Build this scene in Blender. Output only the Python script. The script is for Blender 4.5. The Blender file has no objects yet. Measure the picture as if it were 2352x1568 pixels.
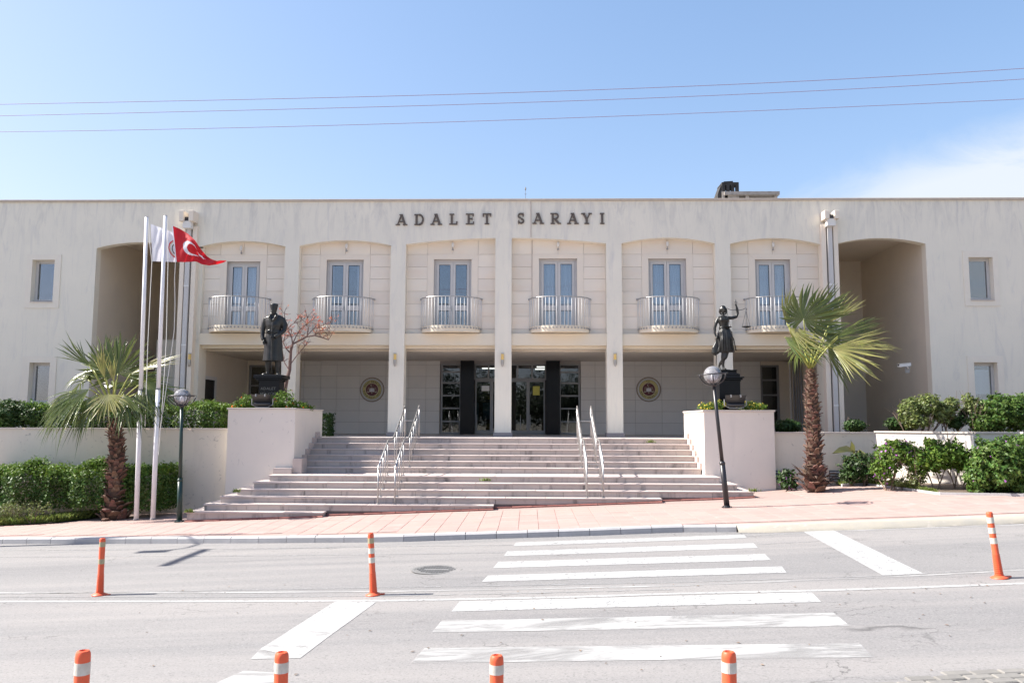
import bpy, math, random
import numpy as np
from mathutils import Vector, Matrix
random.seed(7); np.random.seed(7)
S = bpy.context.scene
R = math.radians
# ---------------------------------------------------------------- camera
CAM = Vector((0, 0, 2.5)); FPX = 1850.0
YAW, PITCH, ROLL = R(1.2), R(5.68), R(0.2)
ROT = Matrix.Rotation(YAW, 3, 'Z') @ Matrix.Rotation(math.pi/2+PITCH, 3, 'X') @ Matrix.Rotation(ROLL, 3, 'Z')
cd = bpy.data.cameras.new('camera'); cam = bpy.data.objects.new('camera', cd); S.collection.objects.link(cam)
cd.sensor_width = 36; cd.lens = FPX/2352*36; cd.clip_start = .1; cd.clip_end = 3000
cam.matrix_world = Matrix.Translation(CAM) @ ROT.to_4x4(); S.camera = cam
# ---------------------------------------------------------------- world, sun, exposure
SUN_EL, SUN_AZ = R(43), R(3)          # sun to the left (-x), three degrees behind the facade line
w = bpy.data.worlds.new('World'); S.world = w; w.use_nodes = True
nt = w.node_tree; nt.nodes.clear()
N = nt.nodes.new; L = nt.links.new
out = N('ShaderNodeOutputWorld'); bg = N('ShaderNodeBackground'); sky = N('ShaderNodeTexSky')
sky.sky_type = 'NISHITA'; sky.sun_disc = False; sky.sun_elevation = SUN_EL
sdir = Vector((-math.cos(SUN_AZ)*math.cos(SUN_EL), math.sin(SUN_AZ)*math.cos(SUN_EL), math.sin(SUN_EL)))
sky.sun_rotation = math.atan2(sdir.x, sdir.y)
sky.air_density = 1.0; sky.dust_density = 1.3; sky.ozone_density = 1.0; sky.altitude = 0
tc = N('ShaderNodeTexCoord')
# thin cirrus: noise on the sky direction, thickest low in the sky
mp = N('ShaderNodeMapping'); mp.inputs['Scale'].default_value = (2.0, 2.0, 6.0); mp.inputs['Rotation'].default_value = (0, R(-22), R(8)); mp.inputs['Location'].default_value = (.0, 1.3, .4)
n1 = N('ShaderNodeTexNoise'); n1.inputs['Scale'].default_value = 2.2; n1.inputs['Detail'].default_value = 8; n1.inputs['Roughness'].default_value = .62; n1.inputs['Distortion'].default_value = .5
L(tc.outputs['Generated'], mp.inputs['Vector']); L(mp.outputs[0], n1.inputs['Vector'])
def math_(op, a, b=None, clamp=False):
    m = N('ShaderNodeMath'); m.operation = op; m.use_clamp = clamp
    for i, v in enumerate((a, b)):
        if v is None: continue
        if isinstance(v, (int, float)): m.inputs[i].default_value = v
        else: L(v, m.inputs[i])
    return m.outputs[0]
sep = N('ShaderNodeSeparateXYZ'); L(tc.outputs['Generated'], sep.inputs[0])
# a low cloud bank in the east-north-east (to the right, behind the building)
s_ = math_('ADD', math_('SUBTRACT', math_('MULTIPLY', sep.outputs[0], .18), sep.outputs[2]), .246)
bank = math_('MULTIPLY', math_('MULTIPLY', s_, 15.0, True), math_('MULTIPLY', math_('SUBTRACT', sep.outputs[0], .20), 4.5, True), True)
den = math_('MULTIPLY', math_('MULTIPLY', math_('SUBTRACT', n1.outputs[0], math_('SUBTRACT', .60, math_('MULTIPLY', bank, .40))), 4.0, True), math_('MULTIPLY', bank, .85), True)
vm1 = N('ShaderNodeVectorMath'); vm1.operation = 'MULTIPLY'; L(sky.outputs[0], vm1.inputs[0]); vm1.inputs[1].default_value = (1.16, 1.40, 1.62)
vm2 = N('ShaderNodeVectorMath'); vm2.operation = 'MULTIPLY_ADD'; L(sky.outputs[0], vm2.inputs[0]); vm2.inputs[1].default_value = (.068, .137, .137); vm2.inputs[2].default_value = (1, 1, 1)
vm3 = N('ShaderNodeVectorMath'); vm3.operation = 'DIVIDE'; L(vm1.outputs[0], vm3.inputs[0]); L(vm2.outputs[0], vm3.inputs[1])   # sky colour compressed, so its brightest part pales
mixc = N('ShaderNodeMix'); mixc.data_type = 'RGBA'
L(den, mixc.inputs[0]); L(vm3.outputs[0], mixc.inputs[6]); mixc.inputs[7].default_value = (3.9, 4.1, 4.3, 1)
L(mixc.outputs[2], bg.inputs[0]); bg.inputs[1].default_value = .096
L(bg.outputs[0], out.inputs[0])
sd = bpy.data.lights.new('sun', 'SUN'); sd.energy = 5.0; sd.angle = R(.53); sd.color = (1, .95, .87)
sun = bpy.data.objects.new('sun', sd); S.collection.objects.link(sun)
sun.rotation_euler = (-sdir).to_track_quat('-Z', 'Y').to_euler()
vs = S.view_settings; vs.view_transform = 'Standard'; vs.look = 'None'; vs.gamma = 1; vs.use_curve_mapping = False
vs.exposure = 1.29
S.cycles.max_bounces = 10; S.cycles.diffuse_bounces = 7;  S.cycles.transparent_max_bounces = 12
# ---------------------------------------------------------------- picture-to-place helpers (photo pixel in a 2352-wide frame -> point at a given depth)
def ray(px, py):
    return ROT @ Vector(((px-1176)/FPX, -(py-784)/FPX, -1))
def atY(px, py, Y):
    d = ray(px, py); return CAM + d*(Y/d.y)
def atZ(px, py, z):
    d = ray(px, py); return CAM + d*((z-CAM.z)/d.z)
def atX(px, py, x):
    d = ray(px, py); return CAM + d*(x/d.x)
def clampv(v, a, b): return max(a, min(b, v))
def sm(v, a, b):
    t = clampv((v-a)/(b-a), 0, 1); return t*t*(3-2*t)
def groad(x, y=0): return .20 + .04*clampv(x, -40, 40)
def gpav(x, y=0): return groad(x) + .13 + sm(x, 5, 9)*clampv((y-17.5)/4.5, 0, 1)*.13
def atG(px, py, fn=groad):
    d = ray(px, py); t = -(2.2)/d.z
    for _ in range(30):
        p = CAM + d*t; t = (fn(p.x, p.y)-CAM.z)/d.z
    return CAM + d*t
# ---------------------------------------------------------------- materials
def mat(name, col, rough=.7, var=None, scale=3, bump=0, bscale=60, metal=0, rnd=0, island=0, stretch=(1, 1, 1), spec=.5,
        layers=(), trans=0, coord='Object', detail=6, alpha=None, emit=None, transl=0, coat=0):
    m = bpy.data.materials.new(name); m.use_nodes = True; t = m.node_tree; t.nodes.clear()
    n = t.nodes.new; l = t.links.new
    o = n('ShaderNodeOutputMaterial'); p = n('ShaderNodeBsdfPrincipled')
    p.inputs['Roughness'].default_value = rough; p.inputs['Metallic'].default_value = metal
    p.inputs['Specular IOR Level'].default_value = spec; p.inputs['Transmission Weight'].default_value = trans
    p.inputs['Coat Weight'].default_value = coat
    c = None
    def tcoord(st):
        if coord == 'World': a = n('ShaderNodeNewGeometry').outputs['Position']
        else: a = n('ShaderNodeTexCoord').outputs['Object']
        if rnd:
            oi = n('ShaderNodeObjectInfo'); ad = n('ShaderNodeVectorMath'); ad.operation = 'MULTIPLY_ADD'
            l(oi.outputs['Random'], ad.inputs[0]); ad.inputs[1].default_value = (37, 23, 51); l(a, ad.inputs[2]); a = ad.outputs[0]
        mp = n('ShaderNodeMapping'); mp.inputs['Scale'].default_value = st; l(a, mp.inputs[0]); return mp.outputs[0]
    def noise(sc, st, dt=6, ro=.6, dis=0):
        q = n('ShaderNodeTexNoise'); q.inputs['Scale'].default_value = sc; q.inputs['Detail'].default_value = dt
        q.inputs['Roughness'].default_value = ro; q.inputs['Distortion'].default_value = dis; l(tcoord(st), q.inputs['Vector']); return q.outputs[0]
    def ramp(f, a, b, lo=0., hi=1.):
        r = n('ShaderNodeMapRange'); r.inputs['From Min'].default_value = a; r.inputs['From Max'].default_value = b
        r.inputs['To Min'].default_value = lo; r.inputs['To Max'].default_value = hi; l(f, r.inputs[0]); return r.outputs[0]
    def mix(f, a, b):
        x = n('ShaderNodeMix'); x.data_type = 'RGBA'
        if isinstance(f, (int, float)): x.inputs[0].default_value = f
        else: l(f, x.inputs[0])
        for i, v in ((6, a), (7, b)):
            if isinstance(v, tuple): x.inputs[i].default_value = (*v[:3], 1)
            else: l(v, x.inputs[i])
        return x.outputs[2]
    cc = tuple(col)
    if var: cc = mix(ramp(noise(scale, stretch, detail), .3, .7), tuple(col), tuple(var))
    for ly in layers:      # (colour, scale, stretch, lo, hi, strength[, distortion])
        f = ramp(noise(ly[1], ly[2], 8, .65, ly[6] if len(ly) > 6 else 0), ly[3], ly[4], 0, ly[5])
        if len(ly) > 7:     # only between two heights: grime that starts under an edge
            sz = n('ShaderNodeSeparateXYZ'); l(n('ShaderNodeNewGeometry').outputs['Position'], sz.inputs[0]); mm = n('ShaderNodeMath'); mm.operation = 'MULTIPLY'; l(f, mm.inputs[0]); l(ramp(sz.outputs[2], ly[7][0], ly[7][1]), mm.inputs[1]); f = mm.outputs[0]
        cc = mix(f, cc, tuple(ly[0]))
    if rnd or island:
        src = n('ShaderNodeObjectInfo').outputs['Random'] if rnd else n('ShaderNodeNewGeometry').outputs['Random Per Island']
        h = n('ShaderNodeHueSaturation'); am = rnd or island
        l(ramp(src, 0, 1, 1-am, 1+am), h.inputs['Value'])
        ml = n('ShaderNodeMath'); ml.operation = 'FRACT'; m2 = n('ShaderNodeMath'); m2.operation = 'MULTIPLY'; m2.inputs[1].default_value = 7.31
        l(src, m2.inputs[0]); l(m2.outputs[0], ml.inputs[0])
        l(ramp(ml.outputs[0], 0, 1, .5-am*(.05 if rnd else .09), .5+am*(.05 if rnd else .06)), h.inputs['Hue'])
        if isinstance(cc, tuple): h.inputs['Color'].default_value = (*cc, 1)
        else: l(cc, h.inputs['Color'])
        cc = h.outputs[0]
    if isinstance(cc, tuple): p.inputs['Base Color'].default_value = (*cc[:3], 1)
    else: l(cc, p.inputs['Base Color'])
    if bump:
        b = n('ShaderNodeBump'); b.inputs['Strength'].default_value = bump; b.inputs['Distance'].default_value = .01
        l(noise(bscale, (1, 1, 1), 8), b.inputs['Height']); l(b.outputs[0], p.inputs['Normal'])
    fin = p.outputs[0]
    if emit:
        p.inputs['Emission Color'].default_value = (*emit[:3], 1); p.inputs['Emission Strength'].default_value = emit[3]
    if transl:
        tr = n('ShaderNodeBsdfTranslucent'); 
        if isinstance(cc, tuple): tr.inputs[0].default_value = (*cc[:3], 1)
        else: l(cc, tr.inputs[0])
        ms = n('ShaderNodeMixShader'); ms.inputs[0].default_value = transl; l(fin, ms.inputs[1]); l(tr.outputs[0], ms.inputs[2]); fin = ms.outputs[0]
    if alpha:              # (scale, stretch, lo, hi): worn away where the noise is low
        f = ramp(noise(alpha[0], alpha[1], 10, .7, .6), alpha[2], alpha[3])
        tp = n('ShaderNodeBsdfTransparent'); ms = n('ShaderNodeMixShader'); l(f, ms.inputs[0]); l(tp.outputs[0], ms.inputs[1]); l(fin, ms.inputs[2]); fin = ms.outputs[0]
    l(fin, o.inputs[0]); return m
def glass(name, tint=(.55, .6, .62), refl=.2):
    m = bpy.data.materials.new(name); m.use_nodes = True; t = m.node_tree; t.nodes.clear(); n = t.nodes.new; l = t.links.new
    o = n('ShaderNodeOutputMaterial'); g = n('ShaderNodeBsdfGlossy'); g.inputs['Roughness'].default_value = .01; g.inputs[0].default_value = (.92, .96, 1, 1)
    tr = n('ShaderNodeBsdfTransparent'); tr.inputs[0].default_value = (*tint, 1); fr = n('ShaderNodeFresnel'); fr.inputs[0].default_value = 1.5
    mr = n('ShaderNodeMath'); mr.operation = 'ADD'; mr.use_clamp = True; mr.inputs[1].default_value = refl; l(fr.outputs[0], mr.inputs[0])
    ms = n('ShaderNodeMixShader'); l(mr.outputs[0], ms.inputs[0]); l(tr.outputs[0], ms.inputs[1]); l(g.outputs[0], ms.inputs[2]); l(ms.outputs[0], o.inputs[0]); return m
STK = ((.42, .42, .455), 1.1, (2.6, 1, .45), .54, .80, .40, 1.2)
M = dict(
 plaster=mat('plaster', (.79, .742, .635), .85, (.74, .70, .605), .9, .25, 45, layers=(STK, ((.36, .35, .36), 1.6, (2.4, 1, .5), .46, .68, .36, .9, (8.3, 9.6)), ((.50, .44, .36), 1.2, (3, 1, .3), .52, .7, .35, .5, (4.5, 1.8)), ((.43, .42, .42), 3.5, (1, 1, 1), .6, .8, .18), ((.40, .39, .40), 6, (2.6, 1, .22), .56, .75, .16)), coord='World'),
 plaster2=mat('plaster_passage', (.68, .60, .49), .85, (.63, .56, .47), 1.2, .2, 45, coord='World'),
 cream=mat('cream_plaster', (.74, .655, .52), .8, (.70, .63, .51), 1.5, .15, 50, coord='World'),
 pink=mat('pink_stone', (.78, .70, .59), .75, (.75, .68, .595), 1.3, .12, 90, rnd=.045, layers=(((.76, .58, .43), .9, (1, 1, 3), .5, .75, .35),), stretch=(.6, 1, 2.4)),
 trim=mat('trim_stone', (.78, .69, .575), .75, (.74, .665, .57), 2.2, .1, 90, layers=(((.72, .66, .62), 5, (1, 1, 1), .58, .7, .35, 1.2),), coord='World'),
 trimw=mat('pale_surround', (.78, .72, .615), .75, (.73, .68, .59), 2.2, .1, 90, layers=(((.76, .72, .68), 5, (1, 1, 1), .58, .7, .35, 1.2),), coord='World'),
 joint=mat('joint', (.46, .44, .43), .9),
 gtile=mat('grey_wall_tile', (.68, .65, .615), .55, (.64, .62, .59), 2, .03, 60, rnd=.03),
 gjoint=mat('grey_joint', (.30, .27, .25), .9),
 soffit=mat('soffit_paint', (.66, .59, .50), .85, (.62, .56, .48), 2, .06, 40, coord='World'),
 cap=mat('roof_cap', (.55, .47, .38), .8, (.45, .38, .32), 5, .2, 40, coord='World'),
 alu=mat('grey_aluminium', (.56, .545, .53), .45, (.52, .51, .50), 4, metal=0),
 dalu=mat('dark_aluminium', (.24, .24, .24), .4),
 glass=glass('window_glass', (.86, .89, .92), refl=.12), dglass=glass('door_glass', (.5, .52, .52), .045),
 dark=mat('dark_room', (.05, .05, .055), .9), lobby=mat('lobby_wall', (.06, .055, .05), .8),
 curtain=mat('white_curtain', (.82, .84, .88), .9, transl=.3),
 steel=mat('stainless_steel', (.44, .435, .43), .40, (.36, .355, .35), 12, metal=.8),
 railp=mat('grey_rail_paint', (.66, .65, .63), .55, (.58, .57, .56), 20, metal=.1, spec=.3),
 black=mat('black_granite', (.006, .007, .009), .22, (.010, .010, .013), 60, spec=.22),
 bronze=mat('dark_bronze', (.019, .020, .020), .32, (.036, .036, .033), 7, .3, 60, metal=.35, spec=.5, layers=(((.075, .078, .07), 4, (1, 1, .6), .6, .8, .5),)),
 brass=mat('letter_bronze', (.16, .125, .095), .5, (.10, .08, .07), 12, metal=.3),
 granite=mat('plinth_granite', (.30, .27, .27), .5, (.22, .20, .20), 60),
 floor=mat('landing_granite', (.58, .53, .50), .45, (.44, .41, .40), 3, .03, 30, coord='World'),
 step=mat('stair_stone', (.50, .42, .385), .75, (.43, .37, .345), 1.6, .25, 70, rnd=.07, layers=(((.36, .22, .21), .8, (.5, 1, 4), .6, .8, .35), ((.30, .28, .27), 9, (1, 1, 1), .62, .8, .3))),
 riser=mat('riser_stone', (.47, .405, .37), .8, (.40, .355, .33), 1.5, .25, 70, rnd=.09, layers=(((.10, .095, .09), 1.3, (2.2, 1, .5), .54, .70, .8, .8), ((.30, .19, .18), 1.2, (.6, 1, 4), .6, .8, .35))),
 stepcore=mat('stair_core', (.20, .17, .16), .9, (.12, .11, .10), 5),
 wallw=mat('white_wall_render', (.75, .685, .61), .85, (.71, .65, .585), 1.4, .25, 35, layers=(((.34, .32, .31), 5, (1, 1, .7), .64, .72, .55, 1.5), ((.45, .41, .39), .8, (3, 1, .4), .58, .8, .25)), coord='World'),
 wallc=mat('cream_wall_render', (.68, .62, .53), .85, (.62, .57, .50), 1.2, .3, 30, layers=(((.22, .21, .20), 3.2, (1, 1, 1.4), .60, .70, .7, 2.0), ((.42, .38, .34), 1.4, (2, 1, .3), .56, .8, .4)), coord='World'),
 coping=mat('coping_stone', (.60, .53, .47), .7, (.54, .48, .43), 5, .15, 50),
 soil=mat('soil', (.14, .10, .075), .95, (.09, .07, .05), 8, .6, 30, coord='World'),
 earth=mat('earth', (.22, .19, .15), .95, (.17, .15, .11), 2, .3, 30, coord='World'),
 ptile=mat('pink_paving', (.375, .25, .22), .85, (.34, .25, .225), 2.0, .3, 90, rnd=.06, layers=(((.33, .17, .15), 1.1, (1, 1, 1), .56, .75, .45, .8), ((.43, .35, .33), 2.3, (1, 1, 1), .55, .75, .5))),
 pbase=mat('pavement_base', (.34, .24, .21), .95, (.28, .21, .19), 6, .4, 40, coord='World'),
 kerb=mat('kerb_concrete', (.42, .41, .41), .85, (.34, .335, .34), 3, .4, 60, rnd=.06, layers=(((.56, .54, .53), 6, (1, 1, 1), .58, .75, .4),)),
 okerb=mat('ochre_kerb', (.40, .36, .29), .9, (.34, .32, .28), 3, .5, 30, coord='World', layers=(((.58, .52, .48), 5, (1, 1, 1), .58, .72, .5),)),
 white=mat('white_paint', (.40, .40, .395), .75, (.34, .34, .335), 1.1, .3, 90, coord='World', layers=(((.26, .255, .25), 4, (.6, 1, 1), .52, .70, .6, .8), ((.22, .22, .215), 40, (1, 1, 1), .55, .65, .35)), alpha=(16, (1, 1, 1), .30, .46)),
 worn=mat('worn_paint', (.39, .385, .378), .8, (.33, .328, .32), 2.5, .2, 90, coord='World', alpha=(1.7, (.35, 1.3, 1), .35, .56)),
 dirty=mat('dirty_paint', (.40, .395, .388), .8, (.30, .298, .29), 1.6, .2, 90, coord='World', layers=(((.24, .236, .23), 1.8, (.6, 1, 1), .50, .66, .7, .8),), alpha=(2.6, (.6, 1.2, 1), .22, .44)),
 faint=mat('faint_paint', (.27, .27, .27), .8, (.25, .25, .25), 4, .2, 90, coord='World', alpha=(6, (1, 1, 1), .35, .6)),
 orange=mat('orange_plastic', (.74, .105, .035), .5, (.64, .10, .04), 8, .1, 60, layers=(((.40, .12, .08), 14, (1, 1, .4), .56, .72, .55, .6), ((.16, .08, .06), 34, (1, 1, .5), .64, .74, .6))),
 band=mat('reflective_band', (.66, .63, .56), .35, (.54, .51, .42), 14), bandw=mat('scuffed_white_band', (.60, .57, .52), .4, (.46, .42, .36), 22, layers=(((.28, .22, .18), 30, (1, 1, .4), .58, .72, .7, .5),)), bandg=mat('dull_band', (.40, .34, .18), .45, (.34, .30, .2), 14),
 whitep=mat('white_pole_paint', (.78, .77, .79), .4, (.70, .69, .70), 3, .05, 30, layers=(((.35, .25, .2), 20, (1, 1, .4), .68, .74, .5),)),
 rope=mat('rope', (.70, .68, .64), .8), red=mat('red_flag', (.62, .012, .022), .6, (.55, .01, .02), 8, transl=.35), whitef=mat('white_flag', (.80, .79, .84), .7, transl=.35),
 gold=mat('gold_print', (.55, .42, .10), .5), maroon=mat('maroon_enamel', (.10, .012, .02), .4), creme=mat('cream_enamel', (.52, .50, .38), .45), ygold=mat('yellow_enamel', (.50, .43, .18), .45), tgreen=mat('dark_green_enamel', (.06, .07, .04), .5), mgrey=mat('enamel_grey_white', (.60, .59, .60), .45),
 green=mat('dark_green_paint', (.008, .030, .025), .35), blackp=mat('black_paint', (.018, .017, .02), .35),
 globe=None,
 iron=mat('cast_iron', (.24, .235, .23), .6, (.16, .16, .155), 20, .3, 80, metal=.2),
 lampy=mat('amber_tube', (.75, .52, .16), .4), plasticw=mat('white_plastic', (.70, .69, .67), .5), plasticg=mat('grey_plastic', (.30, .30, .30), .5),
 paperw=mat('paper', (.75, .75, .74), .8), papery=mat('yellow_paper', (.60, .55, .12), .8), blue=mat('blue_panel', (.16, .38, .55), .6), redd=mat('red_cloth', (.30, .03, .03), .8),
 wire=mat('cable', (.24, .16, .23), .6), wood=mat('utility_pole_wood', (.16, .13, .10), .9),
 soot=mat('sooty_concrete', (.05, .048, .048), .9, (.02, .02, .02), 4, .3, 30, coord='World'), conc=mat('roof_concrete', (.40, .37, .34), .9, (.25, .23, .21), 6, .4, 30, coord='World'),
 cobble=mat('grey_cobble', (.21, .20, .18), .85, (.165, .158, .15), 12, .5, 60, rnd=.08),
 leafa=mat('leaf_mid', (.045, .095, .02), .5, (.09, .16, .03), 3, island=.35, transl=.25, spec=.25), leafd=mat('leaf_dark', (.028, .062, .016), .5, (.04, .08, .02), 2.5, island=.35, transl=.18, spec=.25),
 leaff=mat('leaf_fresh', (.115, .195, .028), .5, (.075, .145, .022), 3, island=.3, transl=.32, spec=.25), leafo=mat('leaf_olive', (.20, .25, .07), .5, (.11, .15, .045), 3, island=.3, transl=.35),
 leafx=mat('leaf_backdrop', (.014, .028, .010), .6, (.022, .036, .012), 1, island=.4, transl=.15),
 twig=mat('dry_twig', (.25, .19, .14), .9, (.16, .11, .08), 8), bark=mat('bark', (.15, .11, .085), .9, (.09, .065, .05), 12, .5, 40),
 redleaf=mat('red_blossom', (.62, .17, .075), .7, (.70, .26, .14), 6, island=.3, transl=.3), purple=mat('purple_petal', (.36, .10, .42), .6, (.42, .16, .46), 5, island=.3, transl=.3),
 yell=mat('yellow_petal', (.72, .55, .06), .6, (.60, .50, .08), 5, island=.2, transl=.3), orangep=mat('orange_petal', (.78, .16, .02), .6, transl=.3),
 frond=mat('palm_leaf', (.085, .125, .028), .30, (.15, .185, .05), 4, island=.25, transl=.28, spec=.6), frondy=mat('palm_leaf_pale', (.24, .26, .075), .34, (.32, .30, .11), 4, island=.22, transl=.3, spec=.6),
 petiole=mat('petiole', (.34, .33, .075), .45, (.26, .30, .06), 6), boot=mat('palm_boot', (.17, .085, .058), .9, (.10, .058, .043), 9, .5, 60, rnd=.4, layers=(((.34, .27, .21), 11, (1, 1, .5), .52, .7, .6),)),
 core=mat('palm_core', (.085, .05, .035), .95, (.08, .05, .035), 10, .6, 40),
 grass=mat('grass_blade', (.13, .20, .035), .6, (.19, .23, .06), 2, island=.3, transl=.35),
 skyl=mat('office_light', (.9, .9, .9), .5, emit=(1, .97, .9, 2.5)),
)
# asphalt: lighter worn aggregate, dark patches, crack lines
def asphalt():
    m = mat('asphalt', (.215, .207, .203), .85, (.178, .174, .174), .35, .6, 140, coord='World', stretch=(.25, 1.6, 1),
            layers=(((.262, .247, .237), .42, (.06, 1.5, 1), .46, .58, .75), ((.125, .125, .13), .5, (.10, 1.4, 1), .55, .68, .5), ((.30, .29, .28), 45, (1, 1, 1), .52, .62, .55), ((.085, .085, .085), 38, (1, 1, 1), .54, .64, .5), ((.09, .085, .08), 1.3, (1, 1, 1), .70, .76, .35)))
    t = m.node_tree; p = [x for x in t.nodes if x.type == 'BSDF_PRINCIPLED'][0]; n = t.nodes.new; l = t.links.new
    src = p.inputs['Base Color'].links[0].from_socket
    for x in t.nodes:
        if x.type == 'MAPPING': x.inputs['Rotation'].default_value = (0, 0, R(6)); x.vector_type = 'TEXTURE' if False else 'POINT'
    geo = n('ShaderNodeNewGeometry'); nz = n('ShaderNodeTexNoise'); nz.inputs['Scale'].default_value = 3.0; nz.inputs['Detail'].default_value = 5; l(geo.outputs['Position'], nz.inputs['Vector'])
    ad = n('ShaderNodeVectorMath'); ad.operation = 'MULTIPLY_ADD'; l(nz.outputs['Color'], ad.inputs[0]); ad.inputs[1].default_value = (.9, .5, 0); l(geo.outputs['Position'], ad.inputs[2])
    mp = n('ShaderNodeMapping'); mp.inputs['Scale'].default_value = (.55, 1.5, 0); l(ad.outputs[0], mp.inputs[0])
    vo = n('ShaderNodeTexVoronoi'); vo.feature = 'DISTANCE_TO_EDGE'; vo.inputs['Scale'].default_value = 1.6; l(mp.outputs[0], vo.inputs['Vector'])
    r1 = n('ShaderNodeMapRange'); r1.inputs['From Min'].default_value = .0; r1.inputs['From Max'].default_value = .013; r1.inputs['To Min'].default_value = 1; r1.inputs['To Max'].default_value = 0; l(vo.outputs[0], r1.inputs[0])
    n2 = n('ShaderNodeTexNoise'); n2.inputs['Scale'].default_value = .55; l(geo.outputs['Position'], n2.inputs['Vector'])
    r2 = n('ShaderNodeMapRange'); r2.inputs['From Min'].default_value = .50; r2.inputs['From Max'].default_value = .62; r2.inputs['To Max'].default_value = .8; l(n2.outputs[0], r2.inputs[0])
    mu = n('ShaderNodeMath'); mu.operation = 'MULTIPLY'; l(r1.outputs[0], mu.inputs[0]); l(r2.outputs[0], mu.inputs[1])
    x = n('ShaderNodeMix'); x.data_type = 'RGBA'; l(mu.outputs[0], x.inputs[0]); l(src, x.inputs[6]); x.inputs[7].default_value = (.07, .068, .066, 1)
    l(x.outputs[2], p.inputs['Base Color']); return m
M['asphalt'] = asphalt()
def globe_mat():
    m = bpy.data.materials.new('clear_globe'); m.use_nodes = True; t = m.node_tree; t.nodes.clear(); n = t.nodes.new; l = t.links.new
    o = n('ShaderNodeOutputMaterial'); g = n('ShaderNodeBsdfGlossy'); g.inputs['Roughness'].default_value = .06
    df = n('ShaderNodeBsdfDiffuse'); df.inputs[0].default_value = (.85, .85, .88, 1); tr = n('ShaderNodeBsdfTransparent'); tr.inputs[0].default_value = (.86, .86, .9, 1)
    m1 = n('ShaderNodeMixShader'); m1.inputs[0].default_value = .24; l(tr.outputs[0], m1.inputs[1]); l(df.outputs[0], m1.inputs[2])
    fr = n('ShaderNodeFresnel'); fr.inputs[0].default_value = 1.6; m2 = n('ShaderNodeMixShader'); l(fr.outputs[0], m2.inputs[0]); l(m1.outputs[0], m2.inputs[1]); l(g.outputs[0], m2.inputs[2]); l(m2.outputs[0], o.inputs[0]); return m
M['globe'] = globe_mat()
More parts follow.
